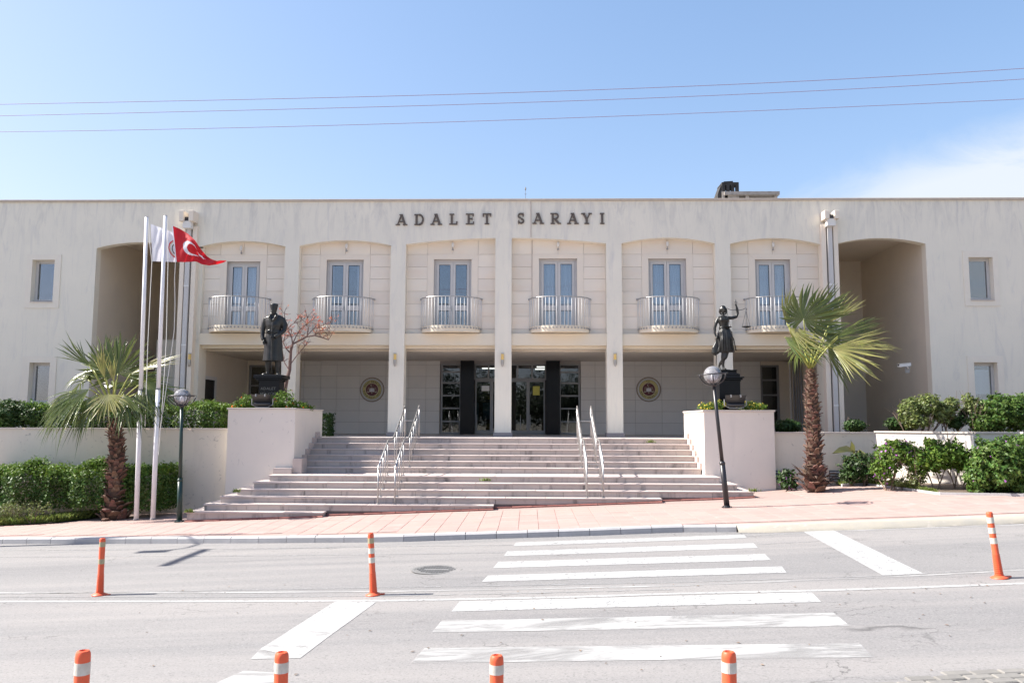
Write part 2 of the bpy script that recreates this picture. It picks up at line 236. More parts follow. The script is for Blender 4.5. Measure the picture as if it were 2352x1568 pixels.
# ---------------------------------------------------------------- mesh helpers
WO = {}
def tag(o, label=None, cat=None, group=None, kind=None):
    if label: o['label'] = label
    if cat: o['category'] = cat
    if group: o['group'] = group
    if kind: o['kind'] = kind
    return o
def empty(name, loc=(0, 0, 0), label=None, cat=None, group=None, rz=0, parent=None):
    o = bpy.data.objects.new(name, None); S.collection.objects.link(o); o.location = loc; o.rotation_euler.z = rz; o.empty_display_size = .2
    WO[o] = Vector(loc)
    if parent: o.parent = parent; o.location = Vector(loc)-WO[parent]
    return tag(o, label, cat, group)
def link(name, me, parent=None, loc=(0, 0, 0), rot=None):
    o = bpy.data.objects.new(name, me); S.collection.objects.link(o); l = Vector(loc); WO[o] = l.copy()
    if parent is not None: o.parent = parent; l = l-WO[parent]
    o.location = l
    if rot is not None: o.rotation_euler = rot
    return o
class MB:
    def __init__(s): s.v = []; s.f = []; s.mi = []; s.cur = 0
    def add(s, vs, fs):
        b = len(s.v); s.v.extend([tuple(q) for q in vs]); s.f.extend([tuple(i+b for i in f) for f in fs]); s.mi.extend([s.cur]*len(fs)); return s
    def box(s, x0, x1, y0, y1, z0, z1, bev=0):
        if bev:
            b = bev; v = []
            for z, e in ((z0, 0), (z1-b, 0), (z1, b)):
                v += [(x0+e, y0+e, z), (x1-e, y0+e, z), (x1-e, y1-e, z), (x0+e, y1-e, z)]
            f = [(3, 2, 1, 0), (8, 9, 10, 11)]
            for k in (0, 4):
                for i in range(4): j = (i+1) % 4; f.append((k+i, k+j, k+4+j, k+4+i))
            return s.add(v, f)
        return s.add([(x0, y0, z0), (x1, y0, z0), (x1, y1, z0), (x0, y1, z0), (x0, y0, z1), (x1, y0, z1), (x1, y1, z1), (x0, y1, z1)],
                     [(3, 2, 1, 0), (4, 5, 6, 7), (0, 1, 5, 4), (1, 2, 6, 5), (2, 3, 7, 6), (3, 0, 4, 7)])
    def prism(s, pts, y0, y1):      # polygon in xz (CCW seen from -y), extruded along y
        n = len(pts); v = [(x, y0, z) for x, z in pts]+[(x, y1, z) for x, z in pts]
        f = [tuple(range(n)), tuple(range(2*n-1, n-1, -1))]+[(i+n, (i+1) % n+n, (i+1) % n, i) for i in range(n)]
        return s.add(v, f)
    def slab(s, pts, z0, z1):       # polygon in xy, extruded along z (z0/z1 numbers or lists)
        n = len(pts); a = z0 if hasattr(z0, '__len__') else [z0]*n; b = z1 if hasattr(z1, '__len__') else [z1]*n
        v = [(p[0], p[1], a[i]) for i, p in enumerate(pts)]+[(p[0], p[1], b[i]) for i, p in enumerate(pts)]
        f = [tuple(range(n-1, -1, -1)), tuple(range(n, 2*n))]+[(i, (i+1) % n, (i+1) % n+n, i+n) for i in range(n)]
        return s.add(v, f)
    def tube(s, pts, r, n=8, cap=True, sc=(1, 1)):
        pts = [Vector(p) for p in pts]; rs = r if hasattr(r, '__len__') else [r]*len(pts); v = []; f = []; up = None
        for i, p in enumerate(pts):
            d = (pts[min(i+1, len(pts)-1)]-pts[max(i-1, 0)]).normalized()
            if up is None: up = Vector((0, 0, 1)) if abs(d.z) < .9 else Vector((0, 1, 0))
            a = d.cross(up).normalized(); b = a.cross(d).normalized(); up = b
            for k in range(n):
                t = 2*math.pi*k/n; v.append(p+a*math.cos(t)*rs[i]*sc[0]+b*math.sin(t)*rs[i]*sc[1])
        for i in range(len(pts)-1):
            for k in range(n): q = (k+1) % n; f.append((i*n+k, i*n+q, (i+1)*n+q, (i+1)*n+k))
        if cap: f.append(tuple(range(n-1, -1, -1))); f.append(tuple((len(pts)-1)*n+k for k in range(n)))
        return s.add(v, f)
    def lathe(s, prof, n=24, c=(0, 0, 0), axis='z'):     # prof: (r, h)
        v = []; f = []
        for r_, h in prof:
            for k in range(n):
                t = 2*math.pi*k/n; q = (r_*math.cos(t), r_*math.sin(t), h)
                if axis == 'y': q = (q[0], -q[2], q[1])
                v.append((q[0]+c[0], q[1]+c[1], q[2]+c[2]))
        for i in range(len(prof)-1):
            for k in range(n): q = (k+1) % n; f.append((i*n+k, i*n+q, (i+1)*n+q, (i+1)*n+k))
        f.append(tuple(range(n-1, -1, -1))); f.append(tuple((len(prof)-1)*n+k for k in range(n)))
        return s.add(v, f)
    def rings(s, rs, n=20, mod=None):     # rs: (cx,cy,cz,rx,ry) stacked up z
        v = []; f = []
        for i, (cx, cy, cz, rx, ry) in enumerate(rs):
            for k in range(n):
                t = 2*math.pi*k/n; m_ = mod(i, t) if mod else 1
                v.append((cx+rx*math.cos(t)*m_, cy+ry*math.sin(t)*m_, cz))
        for i in range(len(rs)-1):
            for k in range(n): q = (k+1) % n; f.append((i*n+k, i*n+q, (i+1)*n+q, (i+1)*n+k))
        f.append(tuple(range(n-1, -1, -1))); f.append(tuple((len(rs)-1)*n+k for k in range(n)))
        return s.add(v, f)
    def ball(s, c, r, n=12, sc=(1, 1, 1)):
        m_ = max(6, n//2+2); prof = []
        v = []; f = []
        for i in range(m_+1):
            a = math.pi*i/m_-math.pi/2
            for k in range(n):
                t = 2*math.pi*k/n; rr = max(math.cos(a), 1e-3)*r
                v.append((c[0]+rr*math.cos(t)*sc[0], c[1]+rr*math.sin(t)*sc[1], c[2]+math.sin(a)*r*sc[2]))
        for i in range(m_):
            for k in range(n): q = (k+1) % n; f.append((i*n+k, i*n+q, (i+1)*n+q, (i+1)*n+k))
        f.append(tuple(range(n-1, -1, -1))); f.append(tuple(m_*n+k for k in range(n)))
        return s.add(v, f)
    def mesh(s, name, mats, origin=(0, 0, 0), smooth=False):
        me = bpy.data.meshes.new(name); o = Vector(origin)
        me.from_pydata([(a-o.x, b-o.y, c-o.z) for a, b, c in s.v], [], s.f)
        for m_ in (mats if isinstance(mats, (list, tuple)) else [mats]): me.materials.append(M[m_] if isinstance(m_, str) else m_)
        if any(s.mi): me.polygons.foreach_set('material_index', s.mi)
        if smooth: me.shade_smooth() if hasattr(me, 'shade_smooth') else me.polygons.foreach_set('use_smooth', [True]*len(me.polygons))
        me.update(); return me
    def build(s, name, mats, parent=None, origin=None, smooth=False, auto=False):
        if origin is None: origin = WO[parent] if parent is not None else Vector((0, 0, 0))
        me = s.mesh(name, mats, origin, smooth or auto)
        if auto: me.set_sharp_from_angle(angle=R(35))
        return link(name, me, parent, origin)
def struct(o): o['kind'] = 'structure'; return o
def stuff(o): o['kind'] = 'stuff'; return o
_gl = {}
def glyph(ch, bold=False):
    if ch not in _gl:
        cu = bpy.data.curves.new('glyph', 'FONT'); cu.body = ch; cu.size = 1; cu.resolution_u = 3; cu.offset = .012
        ob = bpy.data.objects.new('glyph', cu); S.collection.objects.link(ob); bpy.context.view_layer.update()
        me = bpy.data.meshes.new_from_object(ob.evaluated_get(bpy.context.evaluated_depsgraph_get()))
        vs_ = [tuple(v.co) for v in me.vertices]; fs_ = [tuple(p.vertices) for p in me.polygons]
        xs = [v[0] for v in vs_] or [0, .3]
        _gl[ch] = (vs_, fs_, min(xs), max(xs)); bpy.data.objects.remove(ob); bpy.data.meshes.remove(me); bpy.data.curves.remove(cu)
    return _gl[ch]
def text_flat(mb, txt, c, size, right, up, gap=.08):       # centred text on a plane
    ws = [(.3 if ch == ' ' else glyph(ch)[3]-glyph(ch)[2]) for ch in txt]; tot = sum(ws)+gap*(len(txt)-1); x = -tot/2
    for ch, w_ in zip(txt, ws):
        if ch != ' ':
            v, f, a, b = glyph(ch); mb.add([Vector(c)+right*((q[0]-a+x)*size)+up*((q[1]-.36)*size) for q in v], f)
        x += w_+gap
def text_ring(mb, txt, c, rad, size, a_mid, inward, span):    # letters on a circle in the xz plane facing -y
    n = len(txt)
    for i, ch in enumerate(txt):
        if ch == ' ': continue
        t = a_mid+(i-(n-1)/2)/(n-1)*span*(-1 if not inward else 1)
        rd = Vector((math.cos(t), 0, math.sin(t))); up = rd if not inward else -rd; rt = Vector((up.z, 0, -up.x))
        v, f, a, b = glyph(ch); mb.add([Vector(c)+rd*rad+rt*((q[0]-(a+b)/2)*size)+up*((q[1]-.36)*size) for q in v], f)
# ================================================================ the ground, road, pavement
ZL = 2.0; YF = 26.8; YU = YF+.30; YB = 31.9
def sheet(name, m, xs, ys, fn, kind='structure'):
    v = [(x, y, fn(x, y)) for y in ys for x in xs]; n = len(xs)
    f = [(j*n+i, j*n+i+1, (j+1)*n+i+1, (j+1)*n+i) for j in range(len(ys)-1) for i in range(n-1)]
    o = MB().add(v, f).build(name, m); o['kind'] = kind; return o
far = [-900, -300, -100, -40, 0, 40, 100, 300, 900]
sheet('ground', 'earth', far, [-900, -60, 0, 26, 60, 900], lambda x, y: groad(x)-.06)
sheet('bounce_sidewalk', mat('bounce_paving', (.42, .38, .36), .9, (.36, .33, .32), 3, coord='World'), [-40, 0, 40], [-9, 3.0], lambda x, y: groad(x)+.004 if abs(x) < 1e9 else 0)  # unseen paving added behind the camera, pale to bounce light onto facade and porch
def polyline_px(pts, fn): return [atG(a, b, fn) for a, b in pts]
KP = polyline_px([(0, 1249), (300, 1248), (600, 1247), (900, 1244.5), (1102, 1237.6), (1327, 1230.8), (1549, 1222), (1760, 1221), (2000, 1213), (2180, 1206), (2352, 1199)], groad)
def kerb_y(x):
    P = KP
    if x <= P[0].x: a, b = P[0], P[1]; return a.y+(x-a.x)*(b.y-a.y)/(b.x-a.x)*max(0, 1-.0*abs(x))
    for a, b in zip(P, P[1:]):
        if x <= b.x: return a.y+(x-a.x)*(b.y-a.y)/(b.x-a.x)
    a, b = P[-2], P[-1]; return b.y+(x-b.x)*(b.y-a.y)/(b.x-a.x)
XR = [-60+i*.5 for i in range(241)]
v = []; f = []
for i, x in enumerate(XR):
    v += [(x, 3.0, groad(x)), (x, kerb_y(x), groad(x))]
    if i: f.append((2*i-2, 2*i, 2*i+1, 2*i-1))
struct(MB().add(v, f).build('road', 'asphalt'))
# pavement base
v = []; f = []
YT = [0, .15, .4, .7, 1]
for i, x in enumerate(XR):
    k = kerb_y(x)+.1
    for t in YT: y = k+(23.4-k)*t; v.append((x, y, gpav(x, y)-.012))
    if i:
        for j in range(4): a = 5*(i-1)+j; f.append((a, a+5, a+6, a+1))
pav = struct(MB().add(v, f).build('pavement', 'pbase'))
# kerb: stones on the left, one poured ochre kerb on the right
kerb = empty('kerb', (0, 0, 0)); struct(kerb)
XK = atG(1692, 1221, groad).x
x = -18.0; me_k = None; i = 0
while x < XK-.1:
    x1 = min(x+.62, XK); y0, y1 = kerb_y(x), kerb_y(x1); cx, cy = (x+x1)/2, (y0+y1)/2
    ln = math.hypot(x1-x, y1-y0)
    if me_k is None:
        mb = MB(); h = .305; mb.add([(-h, -.005, -.08), (h, -.005, -.08), (h, .16, -.08), (-h, .16, -.08), (-h, -.005, .10), (h, -.005, .10), (-h+.004, .025, .135), (h-.004, .025, .135), (h-.004, .155, .135), (-h+.004, .155, .135)],
               [(0, 1, 5, 4), (4, 5, 7, 6), (6, 7, 8, 9), (1, 2, 8, 7, 5), (3, 0, 4, 6, 9), (2, 3, 9, 8)])
        me_k = mb.mesh('kerbstone', 'kerb')
    o = link('kerbstone', me_k, kerb, (cx, cy, groad(cx)+random.uniform(-.004, .004)), (random.uniform(-.01, .01), -math.atan(.04), math.atan2(y1-y0, x1-x)))
    o.scale.x = (ln-.008)/.61; x = x1; i += 1
def ribbon(name, m, xs, offs, zs, fnz, parent=None, yfn=kerb_y, jit=0):
    v = []; n = len(offs); f = []
    for i, x in enumerate(xs):
        for o_, z_ in zip(offs, zs): v.append((x, yfn(x)+o_+random.uniform(-jit, jit), fnz(x)+z_+random.uniform(-jit, jit)*.4))
        if i:
            for j in range(n-1): a = n*(i-1)+j; f.append((a, a+n, a+n+1, a+1))
    return MB().add(v, f).build(name, m, parent, smooth=True)
xs = [XK+.0+i*.2 for i in range(150)]
ribbon('poured_kerb', 'okerb', xs, [-.13, -.10, .0, .08, .22], [.002, .05, .115, .139, .136], groad, kerb, jit=.008)
xs = [-60+i for i in range(43)]
ribbon('far_kerb', 'kerb', xs, [0, 0, .16], [.0, .135, .135], groad, kerb)
# pink tiles of the pavement
TS = .42; mb = MB().box(-TS/2+.003, TS/2-.003, -TS/2+.003, TS/2-.003, -.02, .0, bev=.003); me_t = mb.mesh('paving_tile', 'ptile')
BEDL = [atG(px, py, gpav) for px, py in ((0, 1207), (120, 1200), (230, 1190), (300, 1180))]
cells = []
for i in range(-44, 34):
    for j in range(0, 20):
        x = i*TS; y = 14.3+j*TS+ (0 if True else 0)
        kk = max(kerb_y(x-TS/2), kerb_y(x+TS/2))
        if y-TS/2 < kk+.15 or y > 22.4: continue
        if -9.0 < x < 6.9 and y > 20.6-.02: continue
        if -15 < x < -9.6 and y > 20.75: continue
        if x >= 6.9 and y > (22.2 if x < 9.2 else 22.2-(x-9.2)*1.6): continue
        cells.append((x, y))
cells.sort(key=lambda c: c[1])
vis = [c for c in cells if abs(c[0]) < c[1]*.66][:300]; vs_ = set(vis)
for x, y in vis:
    sl = math.atan((gpav(x+.1, y)-gpav(x-.1, y))/.2); sy = math.atan((gpav(x, y+.1)-gpav(x, y-.1))/.2)
    link('paving_tile', me_t, pav, (x+random.uniform(-.002, .002), y+random.uniform(-.002, .002), gpav(x, y)+random.uniform(-.0015, .0015)), (sy, -sl, 0))
mb = MB(); h = TS/2-.005
for x, y in cells:
    if (x, y) in vs_: continue
    q = [(x+a, y+b, gpav(x+a, y+b)) for a, b in ((-h, -h), (h, -h), (h, h), (-h, h))]
    mb.add(q+[(a, b, c-.02) for a, b, c in q], [(0, 1, 2, 3), (4, 5, 1, 0), (5, 6, 2, 1), (6, 7, 3, 2), (7, 4, 0, 3)])
stuff(mb.build('paving_tiles', 'ptile', pav))
# ---------------------------------------------------------------- road markings (thin sheets 4 mm above the asphalt)
def marking(name, px, m, z=.004, nsub=1):
    P = [atG(a, b, groad) for a, b in px]; o = MB().add([(p.x, p.y, groad(p.x)+z) for p in P], [tuple(range(len(P)))]).build(name, m); return struct(o)
for q, m in (
  ([(1185.7, 1245.5), (1179, 1254), (1715.6, 1235.2), (1709, 1227.4)], 'white'), ([(1165, 1265.6), (1157, 1277), (1741, 1258), (1731, 1246.9)], 'white'),
  ([(1144.7, 1290), (1132.7, 1304.3), (1771, 1286), (1756.6, 1271.8)], 'white'), ([(1120.7, 1321.4), (1106.4, 1335.8), (1806.8, 1314.9), (1795.9, 1300.2)], 'white'),
  ([(1055.8, 1381), (1037, 1404), (1886.5, 1382.2), (1864.3, 1360)], 'white'), ([(1014.8, 1425), (992, 1452), (1952.4, 1437.6), (1915, 1407)], 'worn'),
  ([(975, 1488), (944, 1523), (2005, 1509), (1975, 1477)], 'worn')):
    marking('crosswalk_stripe', q, m)
marking('stop_line', [(1845.5, 1220.6), (2028, 1321), (2120, 1316.5), (1913, 1216.8)], 'white')
marking('stop_line', [(769, 1382), (727, 1408), (829, 1408), (864, 1382)], 'white')
marking('stop_line', [(727, 1408), (598, 1490), (690, 1511), (746, 1468), (829, 1408)], 'dirty')
marking('stop_line', [(598, 1490), (575, 1514), (690, 1511)], 'worn', .0045)
marking('worn_arrow', [(560, 1540), (470, 1580), (630, 1580), (640, 1545)], 'worn')
def line_px(name, pts, wd, m, ext=True, z=.004):
    P = [atG(a, b, groad) for a, b in pts]
    if ext:
        d = (P[0]-P[1]).normalized(); P.insert(0, P[0]+d*30); d = (P[-1]-P[-2]).normalized(); P.append(P[-1]+d*20)
    v = []; f = []
    for i, p in enumerate(P):
        d = (P[min(i+1, len(P)-1)]-P[max(i-1, 0)]); d.z = 0; d.normalize(); nn = Vector((-d.y, d.x, 0))*wd/2
        for s_ in (-1, 1): q = p+nn*s_; v.append((q.x, q.y, groad(q.x)+z))
        if i: f.append((2*i-2, 2*i, 2*i+1, 2*i-1))
    return struct(MB().add(v, f).build(name, m))
line_px('centre_line', [(0, 1381), (500, 1380.5), (900, 1379), (1300, 1371), (1548, 1363), (1866, 1356), (2100, 1349), (2352, 1339.5)], .10, 'white')
line_px('centre_line', [(0, 1370.5), (500, 1371), (900, 1368), (1200, 1362), (1548, 1353)], .05, 'faint', False)
line_px('centre_line', [(0, 1361), (500, 1360.5), (900, 1357.5), (1176, 1353), (1548, 1345), (2100, 1322), (2352, 1309)], .075, 'worn')
line_px('centre_line', [(700, 1352), (1176, 1344), (1548, 1337), (2030, 1322), (2352, 1304)], .045, 'faint')
line_px('edge_line', [(0, 1264), (450, 1261), (747, 1257), (1178, 1251)], .07, 'faint', False)
line_px('edge_line', [(0, 1279), (450, 1277), (747, 1274.5), (1160, 1269)], .05, 'faint', False)
line_px('edge_line', [(1713, 1231), (1845, 1224)], .07, 'faint', False); line_px('edge_line', [(1920, 1219), (2352, 1199.5+5)], .08, 'worn', False)
line_px('edge_line', [(1739, 1250), (1882, 1243)], .05, 'faint', False)
# manhole
c = atG(1002, 1308); mh = empty('manhole_cover', (c.x, c.y, groad(c.x)), 'round cast iron manhole cover set in the far lane of the road', 'manhole cover')
mb = MB().lathe([(.40, .001), (.40, .006), (.345, .008), (.345, .003), (.335, .003), (.335, .009), (.0, .009)], 40, (c.x, c.y, groad(c.x))); mb.build('cover_plate', 'iron', mh)
mb = MB()
for i in range(-7, 8):
    for j in range(-7, 8):
        if (i*i+j*j)**.5*.042 < .30 and not (abs(j) < 2 and abs(i) < 5): mb.box(c.x+i*.042-.014, c.x+i*.042+.014, c.y+j*.042-.012, c.y+j*.042+.012, groad(c.x)+.008, groad(c.x)+.018)
stuff(mb.build('tread_stud', 'iron', mh))
# grey cobbles in the near right corner, where the asphalt is broken away
cob = empty('near_pavement', (0, 0, 0)); struct(cob)
mbc = MB().box(-.115, .115, -.055, .055, -.03, .0, bev=.01); me_c = mbc.mesh('paving_stone', 'cobble')
CE = [atG(a_, b_, groad) for a_, b_ in ((2010, 1572), (2090, 1556), (2170, 1543), (2352, 1536), (2600, 1530))]
for i in range(34):
    for j in range(22):
        x = 2.6+i*.245+(.12 if j % 2 else 0); y = 7.9-j*.122
        if x < CE[0].x: continue
        edge = next((p_.y+(q_.y-p_.y)*(x-p_.x)/(q_.x-p_.x) for p_, q_ in zip(CE, CE[1:]) if x <= q_.x), CE[-1].y)+.03*math.sin(x*7)
        if y > edge: continue
        link('paving_stone', me_c, cob, (x, y, groad(x)+.014+random.uniform(-.004, .004)), (random.uniform(-.02, .02), -math.atan(.04)+random.uniform(-.03, .03), .06+random.uniform(-.03, .03)))
# ================================================================ staircase
st = empty('entrance_staircase', (-.6, 22, 0), 'wide pink stone staircase of two flights rising to the entrance columns', 'stairs')
NY = lambda k: 24.8-.35*k if k <= 5 else 21.9-.33*(k-6)
NZ = lambda k: ZL-.16*k
XL = [atY(p, q, NY(k)).x for k, (p, q) in enumerate(((722, 1003), (716, 1015), (709, 1028), (701, 1042), (694, 1056), (687, 1070), (617, 1090), (581, 1106), (543, 1121), (505, 1136), (467, 1151), (427, 1168)))]
XR_ = [atY(p, q, NY(k)).x for k, (p, q) in enumerate(((1582, 1005), (1588, 1017), (1594, 1030), (1601, 1043), (1608, 1058), (1614, 1072), (1655, 1092), (1695, 1107), (1733, 1128), (1521, 1148), (1134, 1163), (743, 1178)))]
PLX = sum(XL[:6])/6; PRX = sum(XR_[:6])/6
for k in range(6): XL[k] = PLX; XR_[k] = PRX
mb = MB()
for k in range(12): mb.box(XL[k]+.03, XR_[k]-.03, NY(k)+.02, 24.9 if k > 0 else 25.0, -.3+k*.001, NZ(k)-.036)
mb.build('stair_core', 'stepcore', st)
me_s = {}
def slabpiece(kind, x0, x1, y0, y1, z0, z1):
    w_, d_, h_ = x1-x0, y1-y0, z1-z0; key = (kind, round(w_, 2), round(d_, 2), round(h_, 3))
    if key not in me_s:
        g = .0025
        me_s[key] = MB().box(-w_/2+g, w_/2-g, -d_/2, d_/2, -h_/2, h_/2, bev=.006 if kind == 'tread_slab' else 0).mesh(kind, 'step' if kind == 'tread_slab' else 'riser')
    link(kind, me_s[key], st, ((x0+x1)/2, (y0+y1)/2+random.uniform(-.003, .003), (z0+z1)/2+random.uniform(-.0015, .0015)))
for k in range(12):
    x0, x1 = XL[k], XR_[k]; yb = NY(k-1)+.018 if k else NY(0)+.45
    n = max(2, round((x1-x0)/1.0)); off = random.uniform(-.25, .25)
    br = [x0]+[x0+(x1-x0)*(i+off)/n for i in range(1, n)]+[x1]
    if k >= 6:
        yi = NY(k-1)+.018 if k > 6 else NY(5)+.018
    for a, b in zip(br, br[1:]): slabpiece('tread_slab', a, b, NY(k)-.022, yb, NZ(k)-.036, NZ(k))
    br = [x0+.03]+[x0+(x1-x0)*(i-off*.9)/n for i in range(1, n)]+[x1-.03]
    for a, b in zip(br, br[1:]): slabpiece('riser_slab', a, b, NY(k), NY(k)+.018, NZ(k)-.16 if k < 11 else -.12, NZ(k)-.037)
    if k >= 6:      # returns of the lower flight round both ends
        ylast = 22.75
        if k > 6: slabpiece('tread_slab', XL[k], XL[k-1]+.03, yb+.003, ylast, NZ(k)-.036, NZ(k)-.001)
        slabpiece('riser_slab', XL[k]+.02, XL[k]+.038, NY(k)+.02, ylast, NZ(k)-.17, NZ(k)-.037)
        if k in (6, 7, 8):
            if k > 6: slabpiece('tread_slab', XR_[k-1]-.03, XR_[k], yb+.003, ylast, NZ(k)-.036, NZ(k)-.001)
            slabpiece('riser_slab', XR_[k]-.038, XR_[k]-.02, NY(k)+.02, ylast, NZ(k)-.17, NZ(k)-.037)
        else: slabpiece('riser_slab', XR_[k]-.038, XR_[k]-.02, NY(k)+.02, NY(k-1), NZ(k)-.17, NZ(k)-.037)
# red mortar strip along the foot of the steps
rmort = mat('red_mortar', (.30, .12, .10), .95, (.20, .09, .075), 8, .5, 30)
for k, (xa, xb) in ((11, (XL[11], XR_[11])), (10, (XR_[11], XR_[10])), (9, (XR_[10], XR_[9])), (8, (XR_[9], XR_[8]))):
    x = xa
    while x < xb-.02:
        x1 = min(x+random.uniform(.3, .6), xb); y = NY(k)-.05-random.uniform(0, .03); z = gpav(x, y)
        MB().slab([(x, y), (x1-.01, y+random.uniform(-.02, .02)), (x1-.01, NY(k)+.01), (x, NY(k)+.01)], [z-.05]*4, [z+.02, gpav(x1, y)+.02, gpav(x1, y)+.05, z+.05]).build('mortar_strip', rmort, st); x = x1
# ================================================================ planters, retaining walls
def coped_wall(name, label, pts, ztop, zbot, th, m, cat='wall', capo=.03, capt=.045, side=1):
    r = empty(name, (pts[0][0], pts[0][1], zbot), label, cat); mb = MB(); cb = MB()
    for (a, b) in zip(pts, pts[1:]):
        A = Vector((*a, 0)); B = Vector((*b, 0)); d = (B-A).normalized(); nn = Vector((-d.y, d.x, 0))*side
        mb.slab([(q.x, q.y) for q in ((A, B, B+nn*th, A+nn*th) if side > 0 else (A+nn*th, B+nn*th, B, A))], zbot, ztop-capt)
        x0, x1 = A-nn*capo-d*.001, B-nn*capo+d*.001; y0, y1 = A+nn*(th+capo), B+nn*(th+capo); L_ = (B-A).length; n = max(1, round(L_/1.2))
        for i in range(n):
            p = [x0.lerp(x1, i/n+.002), x0.lerp(x1, (i+1)/n-.002), y0.lerp(y1, (i+1)/n-.002), y0.lerp(y1, i/n+.002)]
            if side < 0: p.reverse()
            c_ = MB().slab([(q.x, q.y) for q in p], ztop-capt, ztop+random.uniform(-.002, .002)); c_.build('coping_stone', 'coping', r)
    mb.build('wall_body', m, r); return r
ZPW = 2.28
XPL0 = atY(520, 1050, 22.6).x; XPL1 = PLX; XPR0 = PRX; XPR1 = atY(1780, 1030, 22.7).x
def planter(name, label, x0, x1, y0, y1, zt, zb):
    r = empty(name, ((x0+x1)/2, (y0+y1)/2, zb), label, 'planter'); t = .18; mb = MB()
    mb.box(x0, x1, y0, y0+t, zb, zt-.045); mb.box(x0, x0+t, y0+t, y1, zb, zt-.045); mb.box(x1-t, x1, y0+t, y1, zb, zt-.045); mb.box(x0+t, x1-t, y1-t, y1, zb, zt-.045)
    mb.build('wall_body', 'wallw', r); o = .03
    for a in ((x0-o, x1+o, y0-o, y0+t+.02), (x0-o, x0+t+.02, y0+t+.023, y1+o), (x1-t-.02, x1+o, y0+t+.023, y1+o), (x0+t+.023, x1-t-.023, y1-t-.02, y1+o)): MB().box(*a, zt-.044, zt, bev=.005).build('coping_stone', 'coping', r)
    sheetv = MB().box(x0+t, x1-t, y0+t, y1-t, zt-.5, zt-.12); sheetv.build('soil', 'soil', r); return r
ZPT = 2.86
planter('statue_planter', 'pale rendered planter block left of the stairs with the soldier statue on it', XPL0, XPL1, 22.6, 25.6, ZPT, -.2)
planter('statue_planter', 'pale rendered planter block right of the stairs with the scales statue on it', XPR0, XPR1, 22.7, 25.6, ZPT-.02, .3)
# stone skirting stepping down beside the upper flight
for q in [(PLX, PLX+.07, NY(k)-.02, NY(k)+.33, NZ(k), NZ(k)+.16) for k in range(6)]+[(PRX-.07, PRX, NY(k)-.02, NY(k)+.33, NZ(k), NZ(k)+.16) for k in range(6)]+[(PLX-.5, PLX-.0, 22.38, 22.597, NZ(6), NZ(6)+.16), (PLX+.001, PLX+.25, 22.5, 23.03, NZ(6), NZ(6)+.42)]:
    MB().box(*q).build('skirting_stone', 'step', st)
coped_wall('retaining_wall', 'long weathered cream retaining wall left of the stairs under the upper hedge', [(-30, 22.9), (XPL0-.001, 22.9)], ZPW, -1.2, .22, 'wallc')
XB0 = atY(2010, 1050, 22.9).x; XB1 = atY(2238, 1050, 21.2).x
coped_wall('retaining_wall', 'short cream retaining wall behind the right palm, right of the scales planter', [(XPR1+.001, 22.9), (XB0, 22.9)], ZPW-.04, .2, .22, 'wallc')
coped_wall('retaining_wall', 'sunlit white slanting retaining wall behind the purple flowered shrub', [(XB0, 22.9), (XB1, 21.2)], ZPW-.0, .2, .22, 'wallw')
coped_wall('retaining_wall', 'shaded retaining wall at the right edge behind the large flowering bush', [(XB1, 21.2), (30, 21.6)], ZPW-.0, .2, .22, 'wallc')
# planting beds and terrace behind the walls
struct(MB().box(-30, XPL0-.001, 23.1, 31, 1.0, 1.97).build('garden_terrace', 'soil')); struct(MB().add([(XPR1, 23.05, 1.97), (XB0, 23.1, 1.97), (XB1+.1, 21.4, 1.97), (30, 21.8, 1.97), (30, 31, 1.97), (XPR1, 31, 1.97)], [(0, 1, 2, 3, 4, 5)]).build('garden_terrace', 'soil'))
struct(MB().box(XPL0, XPR1, 25.02, 32.2, 1.6, 1.962).build('terrace_slab', 'stepcore'))
te = empty('terrace', (0, 26, ZL)); struct(te); i = 0
for j, y in enumerate([25.26, 26.3, 27.4, 28.5, 29.6, 30.7]):
    y1 = [26.3, 27.4, 28.5, 29.6, 30.7, 32.1][j]; x = XPL0+(.5 if j % 2 else 0)
    while x < XPR1: x1 = min(x+1.0, XPR1); MB().box(x+.002, x1-.002, y+.002, y1-.002, 1.965, ZL+(i % 3)*.0004).build('floor_slab', 'floor', te); x = x1; i += 1
# ================================================================ the courthouse
bd = empty('courthouse', (0, 30, 2), 'two storey cream courthouse with arched bays, small balconies and a columned entrance', 'building')
ZR = atY(1176, 457, YF).z
def X(px, py, Y=YF): return atY(px, py, Y).x
def Z(py, px=1176, Y=YF): return atY(px, py, Y).z
def quad3(p0, p1, p2):
    (x0, z0), (x1, z1), (x2, z2) = p0, p1, p2
    def f(x): return z0*(x-x1)*(x-x2)/((x0-x1)*(x0-x2))+z1*(x-x0)*(x-x2)/((x1-x0)*(x1-x2))+z2*(x-x0)*(x-x1)/((x2-x0)*(x2-x1))
    return f
bays = []
for l, m_, r in (((464, 565), (556, 553.5), (655, 566)), ((688, 565), (791, 552), (898, 563.5)), ((932.5, 561), (1156, 546.5), (1379, 559)), ((932.5, 561), (1156, 546.5), (1392, 559)),
               ((1427.5, 559), (1536, 546), (1641.6, 559)), ((1677, 560), (1783, 547), (1885, 561.5)), ((222, 570), (318, 556.5), (414, 568)), ((1921, 560), (2016, 547), (2126, 560))):
    P = [atY(a, b, YF) for a, b in (l, m_, r)]; bays.append([P[0].x, P[2].x, quad3(*[(p.x, p.z) for p in P])])
bays[2][1] = X(1138, 547); bays[3][0] = X(1175.5, 547)
XS0, XS1 = -24.0, 24.5
